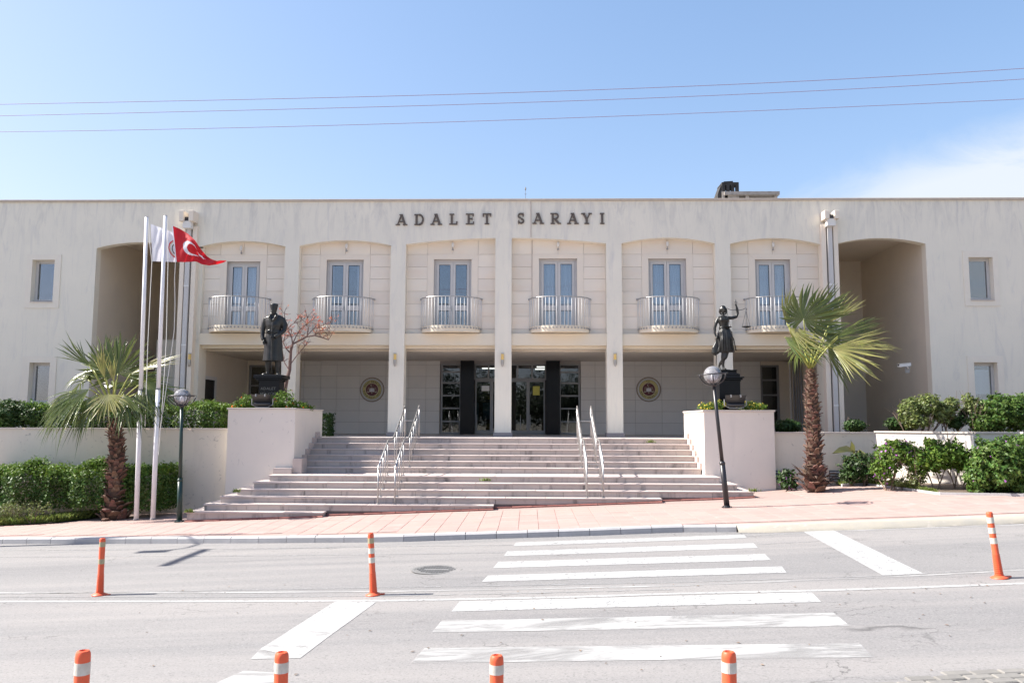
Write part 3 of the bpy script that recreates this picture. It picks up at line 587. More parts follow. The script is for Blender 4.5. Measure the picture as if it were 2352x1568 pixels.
# facade wall: arched spandrel over the bays, solid wings with window holes
wl = [(72.8, 124, 596.8, 693), (66, 113, 832.5, 926)]; wr = [(2226, 2281.5, 591, 689), (2239, 2293, 832, 946)]
def hole(q, Y=YF): a, b, c_, d_ = q; m_ = (c_+d_)/2; return (X(a, m_, Y), X(b, m_, Y), Z(d_, a, Y), Z(c_, a, Y))
holes = [hole(q) for q in wl+wr]
mb = MB(); T = .30
def wallcells(mb, x0, x1, z0, z1, hs, y0, y1):
    xs = sorted({x0, x1}|{v for h in hs for v in h[:2] if x0 < v < x1}); zs = sorted({z0, z1}|{v for h in hs for v in h[2:] if z0 < v < z1})
    for a, b in zip(xs, xs[1:]):
        run = None
        for c_, d_ in zip(zs, zs[1:]):
            if any(h[0] <= (a+b)/2 <= h[1] and h[2] <= (c_+d_)/2 <= h[3] for h in hs): continue
            mb.box(a, b, y0, y1, c_, d_)
allb = sorted(bays, key=lambda b: b[0])
wallcells(mb, XS0, allb[0][0], 1.0, ZR-.08, holes[:2], YF, YF+T); wallcells(mb, allb[-1][1], XS1, 1.0, ZR-.08, holes[2:], YF, YF+T)
prev = None
for b in allb:
    if prev is not None: mb.box(prev, b[0], YF, YF+T, min(b[2](b[0]), pz), ZR-.08)
    n = 28
    for i in range(n):
        a = b[0]+(b[1]-b[0])*i/n; c_ = b[0]+(b[1]-b[0])*(i+1)/n; mb.prism([(a, b[2](a)), (c_, b[2](c_)), (c_, ZR-.08), (a, ZR-.08)], YF, YF+T)
    prev = b[1]; pz = b[2](b[1])
mb.build('facade_wall', 'plaster', bd)
# columns
cols = [(allb[i][1], allb[i+1][0], min(allb[i][2](allb[i][1]), allb[i+1][2](allb[i+1][0]))) for i in range(len(allb)-1)]
for i, (a, b, z) in enumerate(cols):
    if i in (0, len(cols)-1):   # the two pipe piers have a shallow channel down the middle
        w_ = b-a; pc = MB(); zt_ = z
        pc.box(a, b, YF+.12, YF+.75, 1.2, zt_); xa, xb = (a+w_*.05, a+w_*.20), (a+w_*.62, a+w_*.80)
        pc.build('column', 'plaster', bd)
        continue
    MB().box(a, b, YF, YF+.5, 1.98, z).build('column', 'plaster', bd)
    pl = MB().box(a-.035, b+.035, YF-.035, YF+.535, ZL, ZL+.14, bev=.01); pl.build('plinth', 'granite', bd)
# roof cap in lengths
x = XS0
while x < XS1: x1 = min(x+2.4, XS1); MB().box(x+.003, x1-.003, YF-.05, YF+.4, ZR-.08, ZR+random.uniform(-.004, .004), bev=.006).build('roof_cap', 'cap', bd); x = x1
MB().box(XS0, XS1, YF+.4, YF+15, ZR-.5, ZR-.3).build('roof', 'conc', bd)
mb = MB(); mb.box(XS0, XS0+.3, YF+.3, YF+15, 1, ZR-.5); mb.box(XS1-.3, XS1, YF+.3, YF+15, 1, ZR-.5); mb.box(XS0+.3, XS1-.3, YF+14.7, YF+15, 1, ZR-.5); mb.build('outer_wall', 'plaster', bd)
# upper storey wall behind the arches
ZB0 = Z(767.4, 1035, YU); ZB1 = Z(792.5, 1035, YF+.08); ZB2 = Z(800.5, 1035, YF+.28)
drs = [(519, 596, 601), (748.7, 834, 597), (996, 1082.5, 595.8), (1238, 1325.5, 594), (1489.8, 1577, 594.4), (1735.6, 1817, 596)]
rowpx = [584.7, 613.6, 641, 669.3, 697.9, 726.7, 755.8, 767.4]
main = bays[:6]; wx0, wx1 = main[0][0]-.4, main[5][1]+.4
dh = []
for (a, b, t), by in zip(drs, main):
    ym = 680; xa, xb = X(a, ym, YU), X(b, ym, YU); cxx = (by[0]+by[1])/2
    dh.append((xa, xb, ZB0+.02, Z(t, a, YU)))
mb = MB(); wallcells(mb, wx0, wx1, ZB0, ZR-.6, dh, YU+.01, YU+.25); mb.build('upper_wall', 'joint', bd)
mb = MB()   # floor band between the storeys
for by in main: mb.box(by[0], by[1], YF+.08, YU+.3, ZB1, ZB0-.001)
mb.build('floor_band', 'cream', bd)
mb = MB()
for by in main: mb.box(by[0], by[1], YF+.28, YU+.5, ZB2, ZB1-.002)
mb.build('beam', 'cream', bd)
zr = [Z(p, 1035, YU) for p in rowpx]
SW = .225
def tile(x0, x1, z0, z1, kind='wall_tile', m='pink', y0=None, y1=None):
    g = .0045; y0 = YU-.022 if y0 is None else y0; y1 = YU+.012 if y1 is None else y1
    me = MB().box(-(x1-x0)/2+g, (x1-x0)/2-g, 0, y1-y0, -(z1-z0)/2+g, (z1-z0)/2-g, bev=0).mesh(kind, m); link(kind, me, bd, ((x0+x1)/2, y0+random.uniform(-.001, .001), (z0+z1)/2))
for (xa, xb, z0, zt), by in zip(dh, main):
    sa, sb = xa-SW, xb+SW; cxx = (xa+xb)/2
    for a, b in zip(zr, zr[1:]):
        tile(by[0], sa, b, a); tile(sb, by[1], b, a)
    zu = max(by[2](x) for x in (by[0], cxx, by[1]))+.1
    for q in ((by[0], sa), (sa, cxx), (cxx, sb), (sb, by[1])): tile(*q, zr[0], zu)
    y0 = YU-.03       # mitred surround
    for nm, p in (('door_surround', [(sa, zr[7]), (xa, zr[7]), (xa, zt), (sa, zr[0])]), ('door_surround', [(sa+.003, zr[0]), (xa, zt+.003), (xb, zt+.003), (sb-.003, zr[0])]), ('door_surround', [(xb, zr[7]), (sb, zr[7]), (sb, zr[0]), (xb, zt)])):
        MB().prism(p if nm else p, y0, YU+.012).build(nm, 'trim', bd)
# french doors
def curtain(parent, x0, x1, y, z0, z1, amp=.025, n=None):
    n = n or max(8, int((x1-x0)/.02)); v = []; f = []; ph = random.random()*6
    for i in range(n+1):
        x = x0+(x1-x0)*i/n; yy = y+amp*math.sin(i*1.1+ph)+.3*amp*math.sin(i*.37); v += [(x, yy, z0), (x, yy, z1)]
        if i: f.append((2*i-2, 2*i, 2*i+1, 2*i-1))
    return MB().add(v, f).build('curtain', 'curtain', parent, smooth=True)
cset = [((0, 1),), ((.82, 1), (.0, .12)), ((.0, .08),), ((0, .42), (.55, 1)), ((0, 1),), ((0, .5), (.53, 1))]
for k, (xa, xb, z0, zt) in enumerate(dh):
    yd = YU+.13; fr = empty('french_door', ((xa+xb)/2, yd, z0), parent=bd); w_ = xb-xa
    ft = .075; o = MB()
    o.box(xa, xa+ft, yd, yd+.07, z0, zt); o.box(xb-ft, xb, yd, yd+.07, z0, zt); o.box(xa+ft, xb-ft, yd, yd+.07, zt-ft, zt); o.build('door_frame', 'alu', fr)
    zm0, zm1 = z0+(zt-z0)*.315, z0+(zt-z0)*.385; mid = (xa+xb)/2
    for a, b in ((xa+ft+.004, mid-.004), (mid+.004, xb-ft-.004)):
        s_ = .085; ym = yd-.012; lf = MB(); zt2 = zt-ft-.004; zb2 = z0+.02
        lf.box(a, a+s_, ym, ym+.06, zb2, zt2); lf.box(b-s_, b, ym, ym+.06, zb2, zt2); lf.box(a+s_, b-s_, ym, ym+.06, zt2-s_, zt2); lf.box(a+s_, b-s_, ym, ym+.06, zb2, zb2+.09); lf.box(a+s_, b-s_, ym, ym+.06, zm0, zm1)
        lf.build('door_leaf', 'alu', fr)
        for c_, d_ in ((zb2+.09, zm0), (zm1, zt2-s_)):
            MB().box(a+s_-.002, b-s_+.002, ym+.028, ym+.034, c_, d_).build('pane', 'glass', fr)
            g = MB(); g.box(a+s_, a+s_+.008, ym-.002, ym+.02, c_, d_); g.box(b-s_-.008, b-s_, ym-.002, ym+.02, c_, d_); g.box(a+s_+.008, b-s_-.008, ym-.002, ym+.02, d_-.010, d_); g.build('gasket', 'blackp', fr)
    h_ = MB().tube([(mid-.03, yd-.02, zm0+.07), (mid-.03, yd-.06, zm0+.07), (mid-.13, yd-.065, zm0+.072)], .009, 6); h_.box(mid-.045, mid-.015, yd-.022, yd-.012, zm0-.02, zm0+.16); h_.build('handle', 'steel', fr)
    for u, v_ in cset[k]: curtain(fr, xa+ft+w_*.88*u, xa+ft+w_*.88*v_-.01, yd+.16, z0, zt)
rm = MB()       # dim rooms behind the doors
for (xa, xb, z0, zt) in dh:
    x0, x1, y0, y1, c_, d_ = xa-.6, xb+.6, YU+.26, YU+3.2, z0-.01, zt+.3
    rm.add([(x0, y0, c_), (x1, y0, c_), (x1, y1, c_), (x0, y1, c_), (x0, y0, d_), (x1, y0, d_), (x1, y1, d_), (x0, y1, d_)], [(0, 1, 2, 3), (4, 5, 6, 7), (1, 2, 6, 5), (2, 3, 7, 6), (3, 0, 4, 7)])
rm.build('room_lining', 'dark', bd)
# balconies
def balcony_meshes():
    a, b = .99, .74; n = 26; zt_ = 0; th = .205
    pts = [(-a*math.cos(math.pi*i/n), -b*math.sin(math.pi*i/n)) for i in range(n+1)]
    slab_ = MB().slab([(x_, y_) for x_, y_ in pts], [-th]*(n+1), [0]*(n+1)).mesh('balcony', 'cream')
    A, B = a+.035, b+.035; hr = [(-A*math.cos(math.pi*i/n), -B*math.sin(math.pi*i/n), .95) for i in range(n+1)]
    hm = MB().tube(hr, .018, 8); 
    for s_ in (-1, 1): hm.ball((s_*(A+.01), -.005, .95), .04, 8)
    hm = hm.mesh('handrail', 'steel', smooth=True)
    bal = MB().tube([(0, 0, -.085), (0, 0, .95)], .0088, 6).mesh('baluster', 'railp', smooth=True)
    clip = MB().box(-.02, .02, -.012, .04, -.10, -.06).mesh('baluster_clip', 'plasticg')
    # even spacing along the curve
    P = [Vector((-A*math.cos(math.pi*i/400), -B*math.sin(math.pi*i/400))) for i in range(401)]; s_ = [0]
    for p, q in zip(P, P[1:]): s_.append(s_[-1]+(q-p).length)
    m_ = 23; pos = []
    for i in range(m_):
        t = s_[-1]*(.012+i/(m_-1)*.976); j = min(range(401), key=lambda q: abs(s_[q]-t)); pos.append(P[j])
    return slab_, hm, bal, clip, pos
bs, hm, bl, cl, bpos = balcony_meshes()
ZBAL = Z(746, 1037, YF-.42)
for (xa, xb, z0, zt), cxp in zip(dh, (551, 789.5, 1037, 1285.5, 1534, 1781)):
    cx = X(cxp, 720, YU); b = link('balcony', bs, bd, (cx, YU-.03, ZBAL)); link('handrail', hm, b, (cx, YU-.03, ZBAL))
    for p in bpos: link('baluster', bl, b, (cx+p.x, YU-.03+p.y, ZBAL)); link('baluster_clip', cl, b, (cx+p.x, YU-.03+p.y, ZBAL), (0, 0, math.atan2(p.x/.99**2, -p.y/.74**2)))
# small lamps over the doors
for px, py in ((554, 571), (796, 566), (1040, 563), (1282, 562), (1533, 561), (1776, 563)):
    p = atY(px, py, YU-.1); l_ = empty('wall_lamp', (p.x, YU, p.z), parent=bd)
    MB().lathe([(.02, .10), (.045, .07), (.05, -.02), (.03, -.07)], 12, (p.x, YU-.1, p.z)).build('lamp_shade', 'plasticw', l_, smooth=True)
    m_ = MB().tube([(p.x, YU-.1, p.z-.06), (p.x, YU-.1, p.z-.13), (p.x, YU-.03, p.z-.13)], .012, 6); m_.ball((p.x, YU-.07, p.z-.15), .035, 8); m_.build('bracket', 'plasticg', l_)
    MB().box(p.x-.004, p.x+.004, YU-.032, YU-.024, p.z-.1, p.z+.25).build('cable', 'plasticw', l_)
# wing windows with stone surrounds
sur = [((60, 138.5), (584.5, 707.5)), ((49, 127.6), (817.9, 945)), ((2213, 2294), (576, 703)), ((2224, 2307), (817, 960))]
for (xa, xb, z0, zt), (sx, sz) in zip(holes, sur):
    m_ = sum(sz)/2; a, b = X(sx[0], m_), X(sx[1], m_); c_, d_ = Z(sz[1], sx[0]), Z(sz[0], sx[0]); r = empty('window', ((xa+xb)/2, YF, z0), parent=bd); yo = YF-.025; e = .0015
    for p in ([(a, c_), (xa, z0), (xa, zt), (a, d_)], [(a+e, d_), (xa+e, zt), (xb-e, zt), (b-e, d_)], [(xb, z0), (b, c_), (b, d_), (xb, zt)], [(a+e, c_), (b-e, c_), (xb-e, z0), (xa+e, z0)]): MB().prism(p if p[0][0] == a or 1 else p, yo, YF+.002).build('surround_stone', 'trimw', r)
    MB().box(xa+.002, xb-.002, YF-.05, YF+.2, z0-.028, z0+.004).build('sill', 'coping', r)
    yw = YF+.2; f_ = MB(); t = .055; f_.box(xa, xa+t, yw, yw+.07, z0, zt); f_.box(xb-t, xb, yw, yw+.07, z0, zt); f_.box(xa+t, xb-t, yw, yw+.07, zt-t, zt); f_.box(xa+t, xb-t, yw, yw+.07, z0, z0+t)
    f_.box(xa+t+.004, xa+t+.045, yw-.01, yw+.05, z0+t, zt-t); f_.box(xb-t-.045, xb-t-.004, yw-.01, yw+.05, z0+t, zt-t); f_.box(xa+t+.045, xb-t-.045, yw-.01, yw+.05, zt-t-.045, zt-t-.004); f_.box(xa+t+.045, xb-t-.045, yw-.01, yw+.05, z0+t+.004, z0+t+.045)
    f_.build('frame', 'alu', r); MB().box(xa+t, xb-t, yw+.02, yw+.026, z0+t, zt-t).build('pane', 'glass', r)
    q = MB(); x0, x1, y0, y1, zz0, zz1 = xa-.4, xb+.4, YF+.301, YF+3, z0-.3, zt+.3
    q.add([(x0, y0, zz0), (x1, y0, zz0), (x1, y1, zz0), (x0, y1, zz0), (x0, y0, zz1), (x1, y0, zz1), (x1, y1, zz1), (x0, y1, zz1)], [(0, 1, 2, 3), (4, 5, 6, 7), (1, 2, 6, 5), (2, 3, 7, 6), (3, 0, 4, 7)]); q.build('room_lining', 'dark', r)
r_ = holes[3]; MB().box(r_[0]+.08, r_[1]-.08, YF+.36, YF+.38, r_[2]+.6, r_[3]-.22).build('blind', 'curtain', bd)
# ---------------------------------------------------------------- porch
ZC = Z(829, 1176, YB); PX0, PX1 = X(567, 900, YB), X(1812, 900, YB)
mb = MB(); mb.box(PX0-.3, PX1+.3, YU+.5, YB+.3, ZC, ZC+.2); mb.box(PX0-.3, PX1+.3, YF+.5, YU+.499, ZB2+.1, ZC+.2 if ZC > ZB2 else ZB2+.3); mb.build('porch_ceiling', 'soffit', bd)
ex0, ex1 = X(1010.5, 910, YB), X(1334, 910, YB)     # glazed entrance
wx = {n: X(p, 900, YB) for n, p in dict(a=455, b=691, w0=567, w1=690, r0=1748, r1=1790, r2=1822).items()}
lw0, lw1 = PX0+.06, X(655, 880, YB); rw0, rw1 = X(1748, 880, YB), X(1790, 880, YB)
mb = MB(); wallcells(mb, PX0-.0, PX1+.0, ZL, ZC, [(ex0, ex1, ZL-1, ZC-.10), (lw0, lw1, ZL+.3, Z(838, 600, YB)), (rw0, rw1, ZL+.3, Z(838, 1770, YB))], YB+.01, YB+.3); mb.build('porch_wall', 'gjoint', bd)
zs_ = [ZL+.004]+[Z(p, 1176, YB) for p in (970, 943.8, 917.5, 891, 864.5, 838.4)]+[ZC-.001]
gx = [X(p, 900, YB) for p in (691, 697.5, 736, 773, 826, 885.5, 930, 938, 978, 1010)]; gx2 = [X(p, 900, YB) for p in (1334, 1367, 1400, 1459, 1520, 1576, 1614.5, 1702, 1747.5)]
for gl in (gx, gx2):
    for a, b in zip(gl, gl[1:]):
        for c_, d_ in zip(zs_, zs_[1:]): tile(a, b, c_, d_, 'porch_tile', 'gtile', YB-.015, YB+.012)
# plain plastered ends of the porch
pe = [(a, b, YB-.016, YB+.009, ZL, ZC) for a, b in ((PX0+.001, lw0), (lw1, gx[0]-.003), (rw1, PX1-.001))]
for a, b, z_ in ((lw0, lw1, Z(838, 600, YB)), (rw0, rw1, Z(838, 1770, YB))): pe += [(a+.001, b-.001, YB-.016, YB+.009, z_, ZC), (a+.001, b-.001, YB-.016, YB+.009, ZL, ZL+.3)]
pe += [(PX0-.3, PX0-.0, YF+.75, YB+.3, ZL-.6, ZC), (PX1+.0, PX1+.3, YF+.75, YB+.3, ZL-.6, ZC)]
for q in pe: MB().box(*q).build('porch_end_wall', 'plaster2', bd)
def glazed(name, xa, xb, z0, zt, ym, rows, cols_=1, fm='dalu', t=.07, gm='dglass', par=None):
    r = empty(name, ((xa+xb)/2, ym, z0), parent=par or bd); f_ = MB(); f_.box(xa, xa+t, ym, ym+.08, z0, zt); f_.box(xb-t, xb, ym, ym+.08, z0, zt); f_.box(xa+t, xb-t, ym, ym+.08, zt-t, zt); f_.box(xa+t, xb-t, ym, ym+.08, z0, z0+t)
    zz = [z0+t]+[z0+(zt-z0)*q for q in rows]+[zt-t]; xx = [xa+t]+[xa+(xb-xa)*i/cols_ for i in range(1, cols_)]+[xb-t]
    for q in zz[1:-1]: f_.box(xa+t, xb-t, ym+.004, ym+.076, q-.03, q+.03)
    for q in xx[1:-1]: f_.box(q-.03, q+.03, ym+.002, ym+.078, z0+t, zt-t)
    f_.build('frame', fm, r)
    for a, b in zip(xx, xx[1:]):
        for c_, d_ in zip(zz, zz[1:]): MB().box(a, b, ym+.035, ym+.042, c_, d_).build('pane', gm, r)
    return r
zt_e = ZC-.10
glazed('window', lw0+.003, lw1-.003, ZL+.3, Z(838, 600, YB)-.003, YB+.06, (.33, .66), 1)
glazed('window', rw0+.003, rw1-.003, ZL+.3, Z(838, 1770, YB)-.003, YB+.06, (.28, .52, .76), 1)
bx = [X(p, 910, YB-.25) for p in (1057, 1088.4, 1254.6, 1286)]
for a, b in ((bx[0], bx[1]), (bx[2], bx[3])):
    MB().box(a, b, YB-.25, YB+.2, ZL, ZC-.001).build('black_pilaster', 'black', bd)
xq = [X(p, 910, YB) for p in (1012, 1056, 1091, 1129, 1213, 1252, 1288, 1333)]
g1 = glazed('glazed_screen', xq[0], bx[0]+.02, ZL, zt_e, YB+.05, (.18, .365, .545, .725, .88)); g2 = glazed('glazed_screen', bx[3]-.02, xq[7], ZL, zt_e, YB+.05, (.18, .365, .545, .725, .88))
ztr = Z(872, 1176, YB)
g3 = glazed('glazed_transom', bx[1]-.02, bx[2]+.02, ztr, zt_e, YB+.05, (), 5)
def door(a, b, hs):
    r = empty('sliding_door', ((a+b)/2, YB, ZL), parent=bd); t = .06; f_ = MB(); ym = YB+.03; f_.box(a, a+t, ym, ym+.05, ZL+.01, ztr-.003); f_.box(b-t, b, ym, ym+.05, ZL+.01, ztr-.003); f_.box(a+t, b-t, ym, ym+.05, ztr-.08, ztr-.003); f_.box(a+t, b-t, ym, ym+.05, ZL+.01, ZL+.16); f_.build('frame', 'dalu', r)
    MB().box(a+t, b-t, ym+.02, ym+.027, ZL+.16, ztr-.08).build('pane', 'dglass', r)
    MB().tube([(hs, ym-.02, ZL+.2), (hs, ym-.06, ZL+.22), (hs, ym-.06, ZL+.75), (hs, ym-.02, ZL+.77)], .012, 6).build('handle', 'steel', r); return r
d1 = door(xq[2], xq[3], xq[2]+.08); d2 = door(xq[3]+.004, (xq[3]+xq[4])/2, xq[3]+.3); d3 = door((xq[3]+xq[4])/2+.004, xq[4]-.004, xq[4]-.3); d4 = door(xq[4], xq[5], xq[4]+.08)
# lobby seen through the glass
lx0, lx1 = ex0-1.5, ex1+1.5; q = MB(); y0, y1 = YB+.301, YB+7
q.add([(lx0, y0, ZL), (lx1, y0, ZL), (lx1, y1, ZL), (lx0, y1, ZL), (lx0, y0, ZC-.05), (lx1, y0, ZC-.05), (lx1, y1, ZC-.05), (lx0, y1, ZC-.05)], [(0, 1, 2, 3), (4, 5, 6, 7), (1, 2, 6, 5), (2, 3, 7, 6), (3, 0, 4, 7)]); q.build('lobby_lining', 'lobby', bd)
for a, y in ((X(1237, 850, YB)+.3, YB+2.2), (X(1237, 850, YB)+.25, YB+3.6), (X(1105, 860, YB)+.2, YB+3.2)): MB().box(a-.35, a+.35, y, y+.3, ZC-.09, ZC-.06).build('ceiling_light', 'skyl', bd)
for x0, x1, z0, z1, y, m_ in ((1109, 1125, 925, 963, YB+2, 'blue'), (1091, 1100, 925, 963, YB+2, 'blue'), (1109, 1125, 880, 917, YB+2, 'papery'), (1109, 1126, 972, 996, YB+2, 'papery'), (1255+5, 1285, 905, 925, YB+2.2, 'redd')):
    MB().box(X(x0, 910, y), X(x1, 910, y), y, y+.03, Z(z1, 1176, y), Z(z0, 1176, y)).build('lobby_panel', m_, bd)
for px0, px1, py0, py1, m_ in ((1106, 1124, 885.5, 897.5, 'paperw'), (1224, 1239.5, 886.5, 907, 'papery')):
    nn = MB().box(X(px0, 890, YB), X(px1, 890, YB), YB+.043, YB+.046, Z(py1, 1176, YB), Z(py0, 1176, YB)).build('notice', m_, bd)
# passages at both sides
PZC = Z(601, 1980, YB); passages = []
for (a, b, fn), xi, ys in ((bays[6], X(372, 700, YB), -1), (bays[7], X(1981, 700, YB), 1)):
    mb = MB(); 
    if ys > 0:
        x_in, x_out, x_ob = a, b, xi
        mb.add([(x_out, YF+T, 1), (x_out, YF+T, PZC+.3), (x_ob, YB, PZC+.3), (x_ob, YB, 1)], [(0, 1, 2, 3)]); mb.box(x_in-.3, x_ob, YB, YB+.2, 1, PZC+.2)
        mb.box(x_in-.3, x_in-.02, YF+.751, YB, ZC, PZC+.2)
    else:
        x_in, x_out, x_ob = b, a, xi
        mb.add([(x_out, YF+T, 1), (x_out, YF+T, PZC+.3), (x_ob, YB, PZC+.3), (x_ob, YB, 1)], [(3, 2, 1, 0)]); mb.box(x_ob, x_in+.3, YB, YB+.2, 1, PZC+.2)
        mb.box(x_in+.02, x_in+.3, YF+.751, YB, ZC, PZC+.2)
    lo, hi = min(x_in, x_out)-.4, max(x_in, x_out)+.4; mb.box(lo, hi, YF+T, YB+.2, PZC, PZC+.2)
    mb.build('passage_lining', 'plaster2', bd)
    # inner balcony rail and stair parapet deep in the passage
    rr = empty('passage_railing', (x_in, YB-1, ZBAL), parent=bd); s_ = -ys
    xs0 = x_in+.0 if ys > 0 else x_in-.9
    MB().box(xs0, xs0+.9, YB-1.3, YB-.01, ZBAL-.2, ZBAL).build('landing_slab', 'plaster2', rr); MB().tube([(xs0, YB-1.28, ZBAL+.9), (xs0+.9, YB-1.28, ZBAL+.9)], .025, 8).build('handrail', 'blackp', rr)
    for i in range(9): MB().tube([(xs0+.05+i*.1, YB-1.28, ZBAL), (xs0+.05+i*.1, YB-1.28, ZBAL+.9)], .012, 6).build('baluster', 'dalu', rr)
a = bays[6]; mb = MB().box(X(357, 850, YB-2), a[1], YB-2, YB-1.85, 1.9, Z(780, 380, YB-2)); mb.build('stair_parapet', 'plaster', bd)
r = empty('side_door', (X(472, 900, YB), YB, ZL), parent=bd); y_a, y_b = atX(458, 900, PX0).y, atX(494, 900, PX0).y; zt = atX(480, 864, PX0).z; mb = MB(); mb.box(PX0+.001, PX0+.05, y_a, y_a+.12, ZL, zt); mb.box(PX0+.001, PX0+.05, y_b-.12, y_b, ZL, zt); mb.box(PX0+.001, PX0+.05, y_a+.12, y_b-.12, zt-.12, zt); mb.build('frame', 'alu', r)
MB().box(PX0+.001, PX0+.02, y_a+.12, y_b-.12, ZL, zt-.12).build('door_panel', 'black', r)
# ---------------------------------------------------------------- downpipes with stone spouts
for (a, b, z), side in ((cols[0], 0), (cols[-1], 1)):
    w_ = b-a; r = empty('downpipe', ((a+b)/2, YF, 2), parent=bd); t0, t1 = ((.15, .33, .50, .70, .86), None)[0], None
    c_ = (a+b)/2-(.04 if not side else 0); zt0 = Z(490, 430 if not side else 1903); zt1 = Z(514 if not side else 511, 430)
    for s_ in (-1, 1):
        xs_ = c_+s_*.165; MB().box(xs_-.075, xs_+.075, YF-.42, YF-.001, zt1, zt0, bev=.01).build('spout_stone', 'trim', r)
        MB().box(c_+s_*.20-.075, c_+s_*.20+.075, YF-.12, YF+.121, 1.2, zt1-.12).build('channel_side', 'trim', r)
    MB().box(c_-.09, c_+.09, YF-.30, YF-.001, zt1+.02, zt1+.16).build('outlet', 'dark', r)
    MB().slab([(c_-.14, YF-.33), (c_+.14, YF-.33), (c_+.14, YF-.13), (c_-.14, YF-.13)], zt1-.22, zt1+.02).build('hopper', 'plasticw', r)
    mp_ = MB().box(c_-.075, c_+.075, YF-.16, YF+.0, 1.2, zt1-.22); mp_.build('pipe', 'alu', r)
    zz = zt1-2.2
    while zz > 2: MB().box(c_-.085, c_+.085, YF-.17, YF-.16, zz, zz+.05).build('pipe_clip', 'plasticw', r); zz -= 2.0
    MB().box(a, b, YF+.0, YF+.12, z-.0, z+.02).build('spandrel_fill', 'plaster', r)
    if side:    # a bundle of thin service pipes in the porch corner
        for i, pxx in enumerate((1816, 1824, 1830, 1835, 1841)):
            yy = min(atX(pxx, 900, PX1-.06).y, YB-.08); MB().tube([(PX1-.06, yy, 1.9), (PX1-.06, yy, ZC)], .035, 8).build('service_pipe', 'dalu' if i else 'plasticw', r)
# cable down the facade
p = X(1219, 500); MB().tube([(p, YF-.02, ZR), (p+.01, YF-.02, Z(545, 1219))], .014, 6).build('cable_conduit', 'coping', bd); p2 = X(1222, 600, YU-.04); MB().tube([(p2, YU-.04, Z(545, 1219)), (p2, YU-.04, ZBAL+.95)], .014, 6).build('cable_conduit', 'coping', bd)
# roof furniture: chimney head and slab on stubs
RY = YF+4
def rz(py): return Z(py, 1720, RY)
def rxx(px): return X(px, 440, RY)
ch = empty('roof_vent', (rxx(1720), RY, ZR-.3), parent=bd)
mb = MB().box(rxx(1664), rxx(1791), RY, RY+1.6, rz(447), rz(439.5)); mb.build('vent_slab', 'conc', ch)
for a, b in ((1666, 1673), (1714, 1722), (1780, 1787)):
    MB().box(rxx(a), rxx(b), RY+.1, RY+.3, ZR-.3, rz(447.2)).build('vent_stub', 'conc', ch); MB().box(rxx(a), rxx(b), RY+1.2, RY+1.4, ZR-.3, rz(447.2)).build('vent_stub', 'conc', ch)
MB().box(rxx(1672), rxx(1782), RY+.6, RY+.8, ZR-.3, rz(447.2)).build('vent_core', 'soot', ch)
cm = empty('chimney', (rxx(1678), RY+.3, ZR-.3), parent=bd); za, zb_, zc_, zd = rz(438), rz(432), rz(426), rz(419)
xa, xb = rxx(1660), rxx(1699); t = .12; m_ = MB(); y0, y1 = RY+.1, RY+.9
m_.box(xa, xb, y0, y1, ZR-.3, za); m_.build('chimney_base', 'conc', cm)
m_ = MB(); m_.box(xa, xb, y0, y0+t, zc_+.05, zd)
for i in range(4): x_ = xa+(xb-xa-t)*i/3; m_.box(x_, x_+t, y0+.001, y0+t-.001, za, zc_+.05); m_.box(x_, x_+t, y1-t, y1-.001, za, zc_+.05)
m_.box(xa+.001, xb-.001, y1-t, y1, zc_+.05, zd); m_.box(xa, xb, y0, y1, zd+.001, zd+.04); m_.slab([(xa+.1, y0+.1), (xb-.2, y0+.1), (xb-.2, y1-.1), (xa+.1, y1-.1)], [zd+.04]*4, [zd+.10, zd+.12, zd+.12, zd+.10]); m_.build('chimney_cap', 'soot', cm)
m_ = MB().slab([(xa-.16, y0+.05), (xa-.02, y0+.05), (xa-.02, y1-.05), (xa-.16, y1-.05)], [ZR-.3]*4, [za-.1, zd-.05, zd-.05, za-.1]); m_.build('chimney_flank', 'soot', cm)
p = atY(1207, 452, YF+3); an = MB().tube([(p.x, YF+3, ZR-.35), (p.x, YF+3, Z(429, 1207, YF+3))], [.012, .006], 6); an.ball((p.x, YF+3, Z(434, 1207, YF+3)), .03, 8, (1, 1, 2.2)); an.tube([(p.x-.04, YF+3, Z(446, 1207, YF+3)), (p.x+.04, YF+3, Z(446, 1207, YF+3))], .008, 6); an.build('roof_antenna', 'iron', bd)
# ---------------------------------------------------------------- sconces, emblems, sign, camera
def sconce(px, py, lab, Y=YF):
    p = atY(px, py, Y-.07); r = empty('wall_sconce', (p.x, Y, p.z), lab, 'wall light', 'torch shaped sconces on the columns')
    MB().lathe([(.045, .0), (.045, .19)], 14, (p.x, Y-.07, p.z)).build('tube_lamp', 'lampy', r, smooth=False, auto=True); MB().lathe([(.052, .19), (.052, .22), (.03, .225)], 14, (p.x, Y-.07, p.z)).build('top_cap', 'steel', r, auto=True)
    MB().lathe([(.003, -.24), (.03, -.20), (.047, -.13), (.052, -.05), (.052, .0)], 14, (p.x, Y-.07, p.z)).build('lamp_holder', 'steel', r, auto=True); MB().box(p.x-.02, p.x+.02, Y-.06, Y-.001, p.z-.1, p.z-.04).build('bracket', 'steel', r)
sconce(435, 826, 'amber tube sconce on the left pipe pier beside the flagpoles', YF-.12)
sconce(907, 826, 'amber tube sconce on the column between the left emblem and the entrance')
sconce(1154, 826, 'amber tube sconce on the middle column between the entrance doors'); sconce(1413, 826, 'amber tube sconce on the column right of the entrance doors'); sconce(1911, 826, 'sconce on the right pipe pier behind the wind-blown palm', YF-.12)
